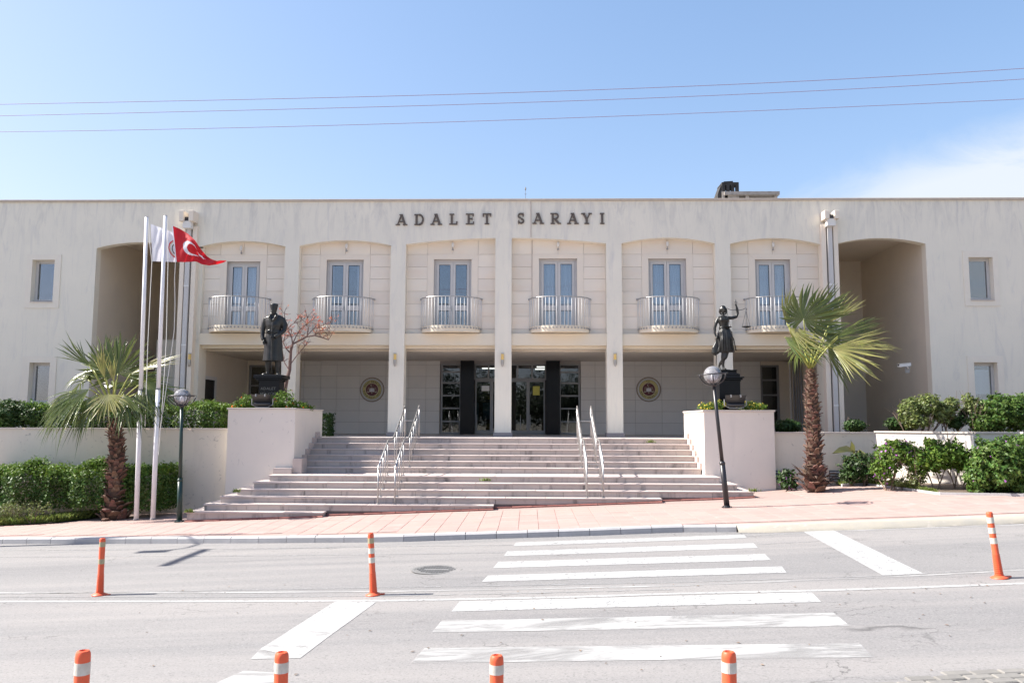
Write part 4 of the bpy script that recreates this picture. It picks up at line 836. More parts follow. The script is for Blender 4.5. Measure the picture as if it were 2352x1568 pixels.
def emblem(px, py, lab, top, bot, tc_):
    p = atY(px, py, YB-.05); r = empty('round_emblem', (p.x, YB-.02, p.z), lab, 'emblem', 'round ministry emblems on the porch wall'); c = Vector((p.x, 0, p.z)); R0 = .485; y = YB-.02
    for i, (rr, m_, nm) in enumerate(((1, 'maroon', 'rim'), (.955, 'creme', 'ring'), (.91, 'tgreen', 'ring'), (.885, 'mgrey', 'ring'), (.79, 'tgreen', 'ring'), (.765, 'ygold', 'ring'), (.53, 'creme', 'ring'), (.505, 'maroon', 'centre_disc'))):
        MB().lathe([(rr*R0, -.0), (rr*R0, .022+i*.004)], 48, (p.x, y, p.z), 'y').build(nm, m_, r)
    # lathe on y grows towards +y; flip by building the front faces explicitly below
    yf = y-.045; mb = MB(); text_ring(mb, top[0], (p.x, yf, p.z), .645*R0, top[1]*R0, math.pi/2, False, top[2]); text_ring(mb, bot[0], (p.x, yf, p.z), .645*R0, bot[1]*R0, -math.pi/2, True, bot[2]); mb.build('lettering', 'tgreen', r)
    s = R0; g = MB(); yy = y-.053
    def P(a, b): return (p.x+a*s, yy, p.z+b*s)
    n = 18; A = [(math.cos(.55+i/n*(2*math.pi-1.1))*.085-.03, .345+math.sin(.55+i/n*(2*math.pi-1.1))*.085) for i in range(n+1)]; B = [(math.cos(.75+i/n*(2*math.pi-1.5))*.066-.008, .345+math.sin(.75+i/n*(2*math.pi-1.5))*.066) for i in range(n+1)]
    g.add([P(*q) for q in A]+[P(*q) for q in B], [(i, i+1, i+n+2, i+n+1) for i in range(n)])
    st_ = [(.10+.028*(1 if i % 2 == 0 else .4)*math.cos(math.pi*i/5), .345+.028*(1 if i % 2 == 0 else .4)*math.sin(math.pi*i/5)) for i in range(10)]; g.add([P(*q) for q in st_], [tuple(range(10))])
    g.add([P(-.33, .145), P(.33, .145), P(.33, .165), P(-.33, .165)], [(0, 1, 2, 3)]); g.add([P(-.02, -.33), P(.02, -.33), P(.02, .19), P(-.02, .19)], [(0, 1, 2, 3)])
    for q in (-.31, .31):
        g.add([P(q-.012, .14), P(q-.08, -.17), P(q-.065, -.17), P(q, .14)], [(0, 1, 2, 3)]); g.add([P(q+.012, .14), P(q+.08, -.17), P(q+.065, -.17), P(q, .14)], [(0, 1, 2, 3)])
        g.add([P(q+.09*math.cos(math.pi+math.pi*i/8), -.17+.07*math.sin(math.pi+math.pi*i/8)) for i in range(9)], [tuple(range(9))])
    g.build('scales_relief', 'creme', r); yy = y-.057
    bk = MB().add([P(-.20, -.19), P(0, -.17), P(0, .10), P(-.20, .09)], [(0, 1, 2, 3)]); bk.add([P(0, -.17), P(.20, -.19), P(.20, .09), P(0, .10)], [(0, 1, 2, 3)]); bk.build('book_relief', 'mgrey', r)
    if tc_:
        q = MB(); text_flat(q, 'T', (p.x-.10*s, y-.060, p.z-.03*s), .13*s, Vector((1, 0, 0)), Vector((0, 0, 1))); text_flat(q, 'C', (p.x+.10*s, y-.060, p.z-.03*s), .13*s, Vector((1, 0, 0)), Vector((0, 0, 1))); q.build('initials', 'tgreen', r)
    # bring every disc forward
emblem(854.5, 894.5, 'round maroon and gold emblem left of the doors reading ADALET BAKANLIGI and BODRUM ADALET SARAYI', ('ADALET BAKANLIĞI', .20, 2.35), ('BODRUM ADALET SARAYI', .17, 2.75), True)
emblem(1490, 894, 'round maroon and gold emblem right of the doors reading T.C. and ADALET BAKANLIGI', ('T.C.', .22, .42), ('ADALET BAKANLIĞI', .19, 2.5), False)
# raised letters: strokes with slab serifs
def letter(ch, cx, zb, h, w_, par):
    mb = MB(); k = [0]; t = .072; th = .030; s = .035
    def bar(a, b, wd=t):
        k[0] += 1; a = Vector((a[0], 0, a[1])); b = Vector((b[0], 0, b[1])); d = (b-a).normalized(); n_ = Vector((-d.z, 0, d.x))*wd/2; e = k[0]*.0012
        mb.prism([((a+n_*q).x, (a+n_*q).z) if u == 0 else ((b+n_*q).x, (b+n_*q).z) for u, q in ((0, -1), (1, -1), (1, 1), (0, 1))], YF-.05-e, YF-.004)
    x0, x1 = cx-w_/2, cx+w_/2; z0, z1 = zb, zb+h; f = s/2
    def serif(x, z, ww=.15): bar((x-ww/2, z), (x+ww/2, z), s)
    def arc(c_, rx_, rz_, a0, a1, n_=8, wd=t):
        P = [(c_[0]+rx_*math.cos(a0+(a1-a0)*i/n_), c_[1]+rz_*math.sin(a0+(a1-a0)*i/n_)) for i in range(n_+1)]
        v = []; fs = []
        for i, p_ in enumerate(P):
            d = Vector(P[min(i+1, n_)])-Vector(P[max(i-1, 0)]); d.normalize(); q = Vector((-d.y, d.x))*wd/2
            v += [(p_[0]+q.x, p_[1]+q.y), (p_[0]-q.x, p_[1]-q.y)]
        k[0] += 1; e = k[0]*.0012
        for i in range(n_): a, b, c2, d2 = v[2*i], v[2*i+1], v[2*i+3], v[2*i+2]; mb.prism([a, b, c2, d2], YF-.05-e, YF-.004)
    if ch == 'A':
        bar((x0+.03, z0), (cx+.0, z1), .042); bar((x1-.04, z0), (cx, z1), .075); bar((x0+.09, z0+h*.33), (x1-.09, z0+h*.33), .035); serif(x0+.04, z0+f, .14); serif(x1-.04, z0+f, .15); serif(cx-.02, z1-f, .10)
    elif ch == 'D':
        bar((x0+.07, z0), (x0+.07, z1)); serif(x0+.06, z0+f, .13); serif(x0+.06, z1-f, .13); bar((x0+.07, z0+f), (cx, z0+f), s); bar((x0+.07, z1-f), (cx, z1-f), s); arc((cx-.01, (z0+z1)/2), w_/2-.03, h/2-f, -math.pi/2, math.pi/2, 10, .06)
    elif ch == 'L': bar((cx-.06, z0), (cx-.06, z1)); serif(cx-.06, z1-f, .16); bar((x0, z0+f), (x1-.02, z0+f), s); bar((x1-.04, z0), (x1-.03, z0+.11), .045)
    elif ch == 'E':
        bar((cx-.05, z0), (cx-.05, z1)); bar((x0, z0+f), (x1-.02, z0+f), s); bar((x0, z1-f), (x1-.03, z1-f), s); bar((cx-.05, z0+h*.52), (x1-.07, z0+h*.52), s); bar((x1-.035, z0), (x1-.03, z0+.10), .04); bar((x1-.045, z1-.10), (x1-.04, z1), .04); bar((x1-.075, z0+h*.42), (x1-.075, z0+h*.62), .03)
    elif ch == 'T': bar((cx, z0), (cx, z1)); serif(cx, z0+f, .16); bar((x0, z1-f), (x1, z1-f), s); bar((x0+.02, z1-.11), (x0+.025, z1), .04); bar((x1-.02, z1-.11), (x1-.025, z1), .04)
    elif ch in 'Iı': bar((cx, z0), (cx, z1)); serif(cx, z0+f, .15); serif(cx, z1-f, .15)
    elif ch == 'Y': bar((cx, z0), (cx, z0+h*.45)); bar((cx, z0+h*.42), (x0+.05, z1), .07); bar((cx, z0+h*.42), (x1-.05, z1), .045); serif(cx, z0+f, .16); serif(x0+.05, z1-f, .14); serif(x1-.05, z1-f, .12)
    elif ch == 'R':
        bar((x0+.07, z0), (x0+.07, z1)); serif(x0+.07, z0+f, .15); serif(x0+.05, z1-f, .12); bar((x0+.07, z1-f), (cx, z1-f), s); bar((x0+.07, z0+h*.48), (cx, z0+h*.48), s); arc((cx-.01, z0+h*.74-.01), w_/2-.07, h*.26-f+.01, -math.pi/2, math.pi/2, 8, .055); bar((cx-.02, z0+h*.48), (x1-.05, z0+.01), .07); serif(x1-.03, z0+f, .10)
    elif ch == 'S':
        r1 = h*.25-.02; arc((cx, z1-r1-.025), w_*.30, r1, math.pi*.08, math.pi*1.5, 12, .052); arc((cx, z0+r1+.025), w_*.30, r1, math.pi*.5, -math.pi*.92, 12, .058); bar((x1-.075, z1-.13), (x1-.07, z1), .035); bar((x0+.07, z0), (x0+.075, z0+.13), .035)
    mb.build('letter', 'brass', par)
sg = empty('facade_lettering', (X(1150, 505), YF, Z(505)), 'row of dark bronze raised letters reading ADALET SARAYI high on the facade', 'sign')
for ch, px, lo in (('A', 922.6, 517.8), ('D', 963.5, 517.4), ('A', 1002.3, 517), ('L', 1042, 516.4), ('E', 1080, 516), ('T', 1118.7, 515.6), ('S', 1196.5, 514.5), ('A', 1236, 514.8), ('R', 1276, 515), ('A', 1315.5, 515), ('Y', 1347.5, 515), ('I', 1383, 514.8)):
    letter(ch, X(px, 503), Z(lo, px), .375, .29 if ch not in 'ADRY' else .33, sg)
p = atY(2078, 840, YF+.1); sc_ = empty('security_camera', (X(2090, 845), YF+.0, p.z), 'white box security camera on a bracket at the passage wall corner', 'camera'); cx_ = p.x
def orr(mb, c, rz_, ry_):
    Mx = Matrix.Translation(c) @ Matrix.Rotation(rz_, 4, 'Z') @ Matrix.Rotation(ry_, 4, 'Y'); mb.v = [tuple(Mx @ Vector(q)) for q in mb.v]; return mb
p = atY(2077, 838, YF-.25); orr(MB().box(-.21, .21, -.06, .06, -.05, .05, bev=.008), p, R(12), R(-6)).build('camera_housing', 'plasticw', sc_); orr(MB().box(-.24, .2, -.07, .07, .052, .06), p, R(12), R(-6)).build('sun_shield', 'plasticw', sc_)
q = orr(MB().lathe([(.035, -.01), (.035, .01)], 12), p+Vector((-.21, -.04, 0)), 0, R(90)); q.build('lens', 'blackp', sc_)
MB().tube([p+Vector((.1, .02, -.06)), p+Vector((.18, .1, -.10)), Vector((p.x+.2, YF-.02, p.z-.10))], .02, 8).build('bracket_arm', 'plasticw', sc_); MB().box(p.x+.13, p.x+.27, YF-.03, YF-.001, p.z-.24, p.z-.02).build('bracket_plate', 'plasticg', sc_)
# ================================================================ statues
def sculpt(name, mb, m, parent, vox=.016, smooth=4, origin=None):
    o = mb.build(name, m, parent, origin, smooth=True)
    a = o.modifiers.new('remesh', 'REMESH'); a.mode = 'VOXEL'; a.voxel_size = vox; a.use_smooth_shade = True
    b = o.modifiers.new('smooth', 'SMOOTH'); b.iterations = smooth; b.factor = .5
    return o
def pedestal(r, c, w_, d_, zb, zt, capw, name='pedestal', steps=((0, 1, .0), )):
    mb = MB().box(c.x-w_/2, c.x+w_/2, c.y-d_/2, c.y+d_/2, zb, zt-.12, bev=.01); mb.build('pedestal_shaft', 'black', r)
    for i, (a, b, e) in enumerate(steps): MB().box(c.x-w_/2-e, c.x+w_/2+e, c.y-d_/2-e, c.y+d_/2+e, zt-a, zt-b, bev=.012).build('pedestal_cornice', 'black', r)
# --- man in long coat
YS = 24.1
base = atY(623, 862, YS); PXM = (atY(700, 862, YS).x-atY(600, 862, YS).x)/100     # metres per px
zt = base.z; r = empty('soldier_statue', (base.x, YS, ZPT-.12), 'dark bronze statue of a man in long coat and tall hat holding a cane', 'statue')
pc = Vector((atY(622, 900, YS).x+.02, YS, 0)); hw = 46*PXM
pedestal(r, pc, hw, .52, ZPT-.15, zt, 0, steps=((.10, .0, .13), (.15, .10, .08), (.19, .15, .03), (.66, .63, .015)))
mb = MB(); yt = YS-.26-.012
for i, t_ in enumerate(('ADALET', 'MÜLKÜN', 'TEMELİDİR')): text_flat(mb, t_, (pc.x-.02, YS-.262, zt-.40-i*.165), .115, Vector((1, 0, 0)), Vector((0, 0, 1)), .1)
mb.build('inscription', mat('inscription_grey', (.16, .15, .13), .6), r)
H = (862-697)*PXM/2.16      # scale so that the figure is as tall as in the photo
ox, oy = base.x+.035, YS
mb = MB()
# coat: rings from hem to shoulders (local metres, 2.16 tall figure incl. hat)
def RG(l): return [(ox+x*H, oy+y*H, zt+z*H, rx_*H, ry_*H) for x, y, z, rx_, ry_ in l]
hem = lambda i, t: 1+(.045*math.cos(7*t+.5) if i < 4 else 0)+(.02*math.cos(5*t) if i < 6 else 0)
mb.rings(RG([(-.0, 0, .42, .295, .215), (-.0, 0, .46, .297, .215), (0, 0, .70, .275, .20), (0, 0, .95, .26, .19), (0, 0, 1.15, .24, .175), (0, 0, 1.27, .215, .16), (0, -.005, 1.33, .215, .165), (0, -.01, 1.5, .25, .18), (0, 0, 1.65, .275, .165), (0, .01, 1.75, .285, .14), (.0, .015, 1.805, .20, .11), (.0, .01, 1.84, .09, .085)]), 28, hem)
mb.rings(RG([(0, -.005, 1.265, .226, .175), (0, -.005, 1.335, .226, .175)]), 28)        # belt
mb.box(ox-.16*H, ox-.06*H, oy-.20*H, oy-.15*H, zt+1.255*H, zt+1.345*H)                                   # buckle
mb.tube([(ox+.02*H, oy-.185*H, zt+1.6*H), (ox+.01*H, oy-.20*H, zt+1.3*H), (ox+.03*H, oy-.215*H, zt+.45*H)], .016*H, 6)   # coat front edge
mb.tube([(ox-.075*H, oy-.06*H, zt+1.86*H), (ox-.09*H, oy-.155*H, zt+1.75*H), (ox-.01*H, oy-.195*H, zt+1.62*H)], [.035*H, .045*H, .02*H], 8)   # collar and lapels
mb.tube([(ox+.075*H, oy-.06*H, zt+1.86*H), (ox+.10*H, oy-.155*H, zt+1.75*H), (ox+.02*H, oy-.195*H, zt+1.62*H)], [.035*H, .045*H, .02*H], 8)
mb.tube([(ox+.0*H, oy+.02*H, zt+1.80*H), (ox-.015*H, oy-.01*H, zt+1.90*H)], .065*H, 10)                  # neck
hx, hy, hz = ox-.012*H, oy-.035*H, zt+1.925*H                                                       # head
mb.ball((hx, hy, hz), .095*H, 16, (.86, 1.02, 1.22)); mb.ball((hx-.01*H, hy-.05*H, hz-.075*H), .05*H, 12, (1, 1, .85))
mb.tube([(hx-.022*H, hy-.092*H, hz+.03*H), (hx-.026*H, hy-.118*H, hz-.018*H)], [.010*H, .017*H], 6); mb.tube([(hx-.05*H, hy-.078*H, hz+.035*H), (hx-.02*H, hy-.095*H, hz+.04*H), (hx+.03*H, hy-.088*H, hz+.035*H)], .011*H, 6)
mb.tube([(hx-.04*H, hy-.09*H, hz-.05*H), (hx+.005*H, hy-.095*H, hz-.05*H)], .008*H, 6)
for s_ in (-1, 1): mb.ball((hx+s_*.082*H, hy+.01*H, hz), .022*H, 8, (.5, .8, 1.3))
mb.rings(RG([(-.012, -.03, 1.965, .094, .108), (-.012, -.025, 2.0, .100, .112), (-.012, -.02, 2.10, .122, .118), (-.012, -.015, 2.145, .125, .115), (-.01, -.01, 2.165, .07, .09)]), 20, lambda i, t: 1+.03*math.cos(9*t))     # tall fur hat
def V3(x, y, z): return (ox+x*H, oy+y*H, zt+z*H)
mb.tube([V3(-.25, .01, 1.72), V3(-.31, .02, 1.55), V3(-.335, .0, 1.34), V3(-.325, -.05, 1.18), V3(-.275, -.11, 1.05)], [.075*H, .078*H, .068*H, .062*H, .055*H], 12)   # right arm, hand at the pocket
mb.tube([V3(.25, .01, 1.72), V3(.33, .02, 1.52), V3(.325, -.02, 1.36), V3(.22, -.15, 1.22), V3(.11, -.25, 1.13)], [.075*H, .080*H, .072*H, .062*H, .052*H], 12)      # left arm bent towards the cane
mb.ball(V3(-.245, -.15, 1.0), .045*H, 10, (.8, 1, 1.2)); mb.ball(V3(.06, -.29, 1.10), .046*H, 10, (1, .9, .8))
for i in range(4):
    mb.tube([V3(-.265+i*.018, -.165, .98-.004*i), V3(-.26+i*.018, -.175, .935), V3(-.25+i*.016, -.16, .905+.006*abs(i-1))], .0115*H, 6)
    mb.tube([V3(.09-i*.024, -.315, 1.125), V3(.08-i*.024, -.345, 1.105), V3(.075-i*.023, -.335, 1.07+.004*abs(i-1))], .013*H, 6)
mb.tube([V3(-.225, -.175, 1.01), V3(-.205, -.185, .97)], .013*H, 6); mb.tube([V3(.03, -.28, 1.13), V3(.005, -.31, 1.11)], .014*H, 6)
for s_, a in ((-1, -.14), (1, .15)):      # boots
    mb.tube([V3(a, .0, .50), V3(a, .01, .30), V3(a+.005*s_, .015, .10), V3(a+.01*s_, .01, .03)], [.095*H, .082*H, .060*H, .062*H], 12)
    mb.tube([V3(a+.01*s_, .05, .035), V3(a+.05*s_, -.10, .035), V3(a+.075*s_, -.20, .028)], [.05*H, .05*H, .035*H], 10, sc=(1, .8))
for i in range(4): mb.ball(V3(.075, -.19, 1.5-.14*i), .016*H, 6)
mb.box(ox-.30*H, ox+.30*H, oy-.235*H, oy+.18*H, zt-.002, zt+.015)
sculpt('figure', mb, 'bronze', r, .013*H, 3)
MB().tube([V3(.045, -.33, 1.13), V3(.06, -.32, .6), V3(.07, -.30, .0)], [.014*H, .011*H, .009*H], 8).build('cane', 'bronze', r); MB().tube([V3(.0, -.345, 1.13), V3(.045, -.335, 1.155), V3(.09, -.32, 1.14)], .016*H, 8).build('cane_handle', 'bronze', r)
# --- woman with scales
YJ = 24.0; base = atY(1664, 850, YJ); PXM = (atY(1700, 850, YJ).x-atY(1600, 850, YJ).x)/100; zt = base.z; ox, oy = base.x, YJ
r = empty('justice_statue', (base.x, YJ, ZPT-.14), 'dark bronze statue of a blindfolded woman raising scales on a black stepped pedestal', 'statue')
pc = Vector((atY(1671, 900, YJ).x, YJ, 0)); pedestal(r, pc, 47*PXM, .60, ZPT-.17, zt, 0, steps=((.03, .0, -.06), (.10, .03, -.075), (.16, .10, -.03), (.21, .16, -.055), (.25, .21, .10), (.30, .25, .06), (.34, .30, .02)))
H = (850-699)*PXM/1.83; mb = MB()      # 1.83 = crown of the head in local metres
u = lambda l: [(ox+x*H, oy+y*H, zt+z*H, a*H, b*H) for x, y, z, a, b in l]
fold = lambda i, t: 1+(.075*math.cos(9*t+.3*i)+.03*math.cos(17*t) if i < 6 else .01*math.cos(8*t))
mb.rings(u([(.055, 0, .50, .215, .15), (.055, 0, .53, .225, .155), (.05, 0, .72, .205, .165), (.045, 0, .92, .205, .165), (.04, 0, 1.07, .19, .15), (.03, 0, 1.16, .15, .115), (.02, -.0, 1.20, .125, .10), (.01, -.01, 1.30, .135, .11), (.0, -.015, 1.40, .155, .125), (.0, .0, 1.49, .165, .095), (-.005, .0, 1.53, .10, .07)]), 30, fold)
mb.rings(u([(.02, 0, 1.175, .150, .118), (.02, 0, 1.20, .146, .115), (.02, 0, 1.225, .137, .108)]), 24)
for s_ in (-1, 1): mb.ball(V3(s_*.07, -.095, 1.40), .062*H, 12)
mb.tube([V3(-.14, -.05, 1.50), V3(-.03, -.135, 1.43), V3(.05, -.14, 1.44), V3(.14, -.06, 1.48)], .016*H, 6); mb.tube([V3(-.10, -.10, 1.46), V3(0, -.15, 1.40), V3(.12, -.10, 1.44)], .012*H, 6)
mb.tube([V3(-.005, .0, 1.49), V3(-.005, -.005, 1.60)], [.052*H, .045*H], 10)
hx, hy, hz = ox-.002*H, oy-.02*H, zt+1.70*H
mb.ball((hx, hy, hz), .082*H, 16, (.86, 1.0, 1.22)); mb.ball((hx, hy-.04*H, hz-.06*H), .04*H, 10); mb.tube([(hx, hy-.082*H, hz+.01*H), (hx, hy-.10*H, hz-.025*H)], [.008*H, .014*H], 6); mb.tube([(hx-.018*H, hy-.078*H, hz-.05*H), (hx+.018*H, hy-.078*H, hz-.05*H)], .008*H, 6)
mb.rings([(hx, hy, hz+.012*H, .080*H, .092*H), (hx, hy, hz+.040*H, .080*H, .092*H)], 20)                     # blindfold
mb.ball((hx, hy+.025*H, hz+.045*H), .092*H, 16, (.95, 1.0, .95)); 
for s_ in (-1, 1): mb.tube([(hx+s_*.075*H, hy, hz+.04*H), (hx+s_*.095*H, hy+.02*H, hz-.05*H), (hx+s_*.07*H, hy+.03*H, hz-.13*H)], [.03*H, .032*H, .016*H], 8)
mb.tube([V3(-.135, 0, 1.47), V3(-.20, .0, 1.34), V3(-.245, .0, 1.20), V3(-.255, -.03, 1.05), V3(-.225, -.07, .93)], [.050*H, .050*H, .042*H, .034*H, .026*H], 10)     # arm down to the sword
mb.tube([V3(.13, 0, 1.475), V3(.24, -.01, 1.47), V3(.36, -.02, 1.50), V3(.40, -.02, 1.60), V3(.395, -.03, 1.72), V3(.37, -.03, 1.80)], [.052*H, .048*H, .044*H, .040*H, .030*H, .024*H], 10)
mb.ball(V3(-.215, -.09, .90), .036*H, 10, (.9, 1, 1.2)); mb.ball(V3(.355, -.035, 1.835), .032*H, 10, (.9, .8, 1.3))
for i in range(4):
    mb.tube([V3(-.20, -.115, .925-i*.02), V3(-.225, -.13, .92-i*.02), V3(-.245, -.11, .915-i*.02)], .0105*H, 6)
    mb.tube([V3(.375-i*.004, -.06, 1.80+i*.020), V3(.345, -.075, 1.805+i*.020), V3(.325, -.055, 1.81+i*.020)], .0100*H, 6)
mb.tube([V3(-.19, -.10, .93), V3(-.185, -.12, .89)], .011*H, 6); mb.tube([V3(.33, -.04, 1.83), V3(.335, -.06, 1.88)], .011*H, 6)
mb.tube([V3(.02, .0, .60), V3(-.03, .0, .35), V3(-.035, .01, .15), V3(-.02, .0, .05)], [.085*H, .062*H, .038*H, .034*H], 10); mb.tube([V3(-.02, .02, .045), V3(-.01, -.07, .03), V3(.0, -.14, .025)], [.04*H, .038*H, .025*H], 8)   # standing leg
mb.tube([V3(.09, -.02, .62), V3(.02, -.05, .36), V3(-.10, .05, .20), V3(-.13, .10, .10)], [.080*H, .060*H, .038*H, .03*H], 10); mb.tube([V3(-.13, .11, .10), V3(-.12, .02, .045), V3(-.11, -.04, .03)], [.03*H, .034*H, .02*H], 8)
# drape hanging from the hip to the left
mb.tube([V3(-.14, .02, 1.05), V3(-.19, .0, .78), V3(-.23, .0, .62), V3(-.235, .0, .50), V3(-.19, .0, .44)], [.03*H, .055*H, .105*H, .125*H, .07*H], 14, sc=(1, .55)); mb.tube([V3(-.12, .01, .62), V3(-.10, .0, .50)], [.09*H, .06*H], 10)
mb.tube([V3(-.05, -.08, 1.15), V3(-.10, -.12, .8), V3(-.16, -.08, .5)], [.02*H, .04*H, .03*H], 8)
for i in range(6): a = -.10+i*.055; mb.tube([V3(.02+a*.6, -.115, 1.14), V3(.045+a*1.1, -.165, .85), V3(.055+a*1.4, -.150, .53)], [.010*H, .017*H, .02*H], 6)
mb.rings(u([(.0, 0, .0, .17, .14), (.0, 0, .018, .165, .135)]), 20)
sculpt('figure', mb, 'bronze', r, .012*H, 3)
sw = MB().tube([V3(-.215, -.105, .97), V3(-.225, -.10, .86)], .014*H, 8); sw.tube([V3(-.28, -.10, .855), V3(-.15, -.10, .875)], .011*H, 6); sw.tube([V3(-.224, -.10, .86), V3(-.25, -.10, .12)], [.020*H, .008*H], 6, sc=(1, .4)); sw.build('sword', 'bronze', r)
sb = MB(); bz = 1.70; yb = -.08
sb.tube([V3(.355, -.045, 1.95), V3(.352, -.05, 1.66)], .009*H, 6); sb.tube([V3(.34-.045, -.045, 1.91), V3(.34+.055, -.045, 1.905)], .008*H, 6); sb.tube([V3(.353, -.045, 1.92), V3(.35, -.045, 2.0)], [.012*H, .003*H], 6)
for s_ in (-1, 1):
    sb.tube([V3(.35, yb, bz-.0), V3(.35+s_*.08, yb, bz-.022), V3(.35+s_*.18, yb, bz-.0), V3(.35+s_*.25, yb, bz+.035), V3(.35+s_*.29, yb, bz+.03), V3(.35+s_*.29, yb, bz-.01), V3(.35+s_*.26, yb, bz-.005)], .008*H, 6)
    xc = .35+s_*.27; zp = 1.22 if s_ > 0 else 1.21
    for a in range(3): t = a*2.1+.4; sb.tube([V3(xc, yb, bz-.03), V3(xc+.125*math.cos(t), yb+.125*math.sin(t), zp)], .0045*H, 5)
    sb.lathe([(.02*H, -.035*H), (.10*H, -.018*H), (.135*H, .0), (.13*H, .004*H), (.0, -.012*H)], 20, V3(xc, yb, zp))
sb.build('scales', 'bronze', r)
# --- floodlights on the planters
def flood(px, py, Y, lab, wpx=52, rz_=0):
    p = atY(px, py, Y); s_ = wpx*.0133*.62/.62; r = empty('floodlight', (p.x, Y, p.z), lab, 'floodlight', 'floodlights at the feet of the statues'); w_ = .27
    mb = MB(); mb.add([(-w_, -.16, .30), (w_, -.16, .30), (w_*1.08, -.22, .36), (-w_*1.08, -.22, .36), (-w_*.92, .02, .11), (w_*.92, .02, .11), (w_*.95, .18, .36), (-w_*.95, .18, .36)], [(0, 1, 2, 3), (4, 5, 1, 0), (3, 2, 6, 7), (7, 6, 5, 4), (1, 5, 6, 2), (4, 0, 3, 7)])
    for q in range(4): mb.box(-w_*.9, w_*.9, -.05-.0+q*.001, .0, .07+q*.045, .085+q*.045)
    mb.tube([(-w_*.9, -.02, .09), (w_*.9, -.02, .09)], .06, 10); orr(mb, p, R(rz_), 0).build('lamp_body', 'blackp', r)
    mb = MB(); mb.box(-w_*.55, -w_*.42, -.235, -.10, .30, .372); mb.box(w_*.42, w_*.55, -.235, -.10, .30, .372); orr(mb, p, R(rz_), 0).build('hinge', 'steel', r)
    mb = MB().tube([(-w_-.03, -.03, .25), (-w_-.03, -.03, .08), (-w_*.6, -.03, .0), (w_*.6, -.03, .0), (w_+.03, -.03, .08), (w_+.03, -.03, .25)], .016, 6); orr(mb, p, R(rz_), 0).build('bracket', 'plasticg', r)
flood(603, 935, 22.95, 'black floodlight among the flowers in front of the soldier statue pedestal', 0); flood(1689, 937, 23.0, 'black floodlight on the planter in front of the scales statue pedestal', 0, -8)
# ================================================================ flagpoles, flags
def pole(px0, py0, px1, py1, lab):
    b = atG(px0, py0, gpav); t = atY(px1, py1, b.y); r = empty('flagpole', b, lab, 'flagpole', 'white flagpoles left of the stairs')
    m_ = b.lerp(t, .42); MB().tube([b, m_], [.062, .060], 14).build('lower_tube', 'whitep', r, smooth=True); MB().tube([m_, t], [.054, .046], 14).build('upper_tube', 'whitep', r, smooth=True)
    MB().lathe([(.075, -.01), (.075, .02), (.062, .03)], 14, b).build('base_collar', 'granite', r); MB().lathe([(.062, -.02), (.062, .02)], 14, m_).build('joint_ring', 'iron', r)
    MB().ball(t, .048, 10, (1, 1, .5)).build('top_cap', 'iron', r); return r, b, t
r1, b1, t1 = pole(313, 1193, 337, 499, 'left white flagpole carrying the white flag'); r2, b2, t2 = pole(351, 1192, 380, 496, 'right white flagpole carrying the red flag')
def rope(r, pts): MB().tube(pts, .0085, 5).build('halyard', 'rope', r)
q = lambda px, py, Y: tuple(atY(px, py, Y))
y1_, y2_ = b1.y-.08, b2.y-.08
rope(r1, [q(341, 505, y1_), q(344, 560, y1_), q(349, 600, y1_), q(347, 640, y1_), q(340, 780, y1_), q(333, 980, y1_)])
rope(r2, [q(384, 502, y2_), q(386, 600, y2_), q(382, 780, y2_), q(375, 900, y2_), q(364, 1045, y2_)]); rope(r2, [q(403, 600, y2_), q(401, 640, y2_), q(402, 700, y2_), q(400, 760, y2_), q(388, 850, y2_), q(366, 1000, y2_)])
rope(r2, [q(384, 505, y2_), q(392, 515, y2_)])
def flag(name, lab, cat, Y, top, bot, mats, pick, nu=110, nv=64, amp=.07, fold=None):
    # top / bottom edges as pixel polylines -> cubic-free linear resample; waves push the cloth along y
    def res(P, u):
        d = [0]; 
        for a, b in zip(P, P[1:]): d.append(d[-1]+math.dist(a, b))
        t = u*d[-1]; k = max(i for i in range(len(P)-1) if d[i] <= t+1e-9); w_ = (t-d[k])/(d[k+1]-d[k]); return (P[k][0]+(P[k+1][0]-P[k][0])*w_, P[k][1]+(P[k+1][1]-P[k][1])*w_)
    mb = MB(); v = []; f = []; mi = []
    for i in range(nu+1):
        u_ = i/nu; a = res(top, u_); b = res(bot, u_)
        for j in range(nv+1):
            s_ = j/nv; px = a[0]+(b[0]-a[0])*s_; py = a[1]+(b[1]-a[1])*s_
            yy = Y+amp*min(1, u_*3)*math.sin(u_*11+s_*4.5)+amp*.4*math.sin(u_*23-s_*6)*u_; dx, dz = fold(u_, s_) if fold else (0, 0)
            v.append(tuple(atY(px+dx, py+dz, yy)))
    for i in range(nu):
        for j in range(nv):
            f.append((i*(nv+1)+j, (i+1)*(nv+1)+j, (i+1)*(nv+1)+j+1, i*(nv+1)+j+1)); mi.append(pick((i+.5)/nu, (j+.5)/nv))
    mb.v, mb.f, mb.mi = v, f, mi; o = mb.build(name, mats, smooth=True); return tag(o, lab, cat)
def pick_red(u_, s_):
    if u_ < .02: return 1
    x, y = u_*1.5, s_
    if math.hypot(x-.50, y-.5) < .26 and math.hypot(x-.565, y-.5) > .205: return 1
    th = abs((math.atan2(y-.5, x-.80)) % (2*math.pi/5)-math.pi/5); th = math.pi/5-th; rr = math.hypot(x-.80, y-.5); bt = math.pi/5; Ro, Ri = .125, .048
    if rr < Ro*Ri*math.sin(bt)/(Ro*math.sin(th)+Ri*math.sin(bt-th)): return 1
    return 0
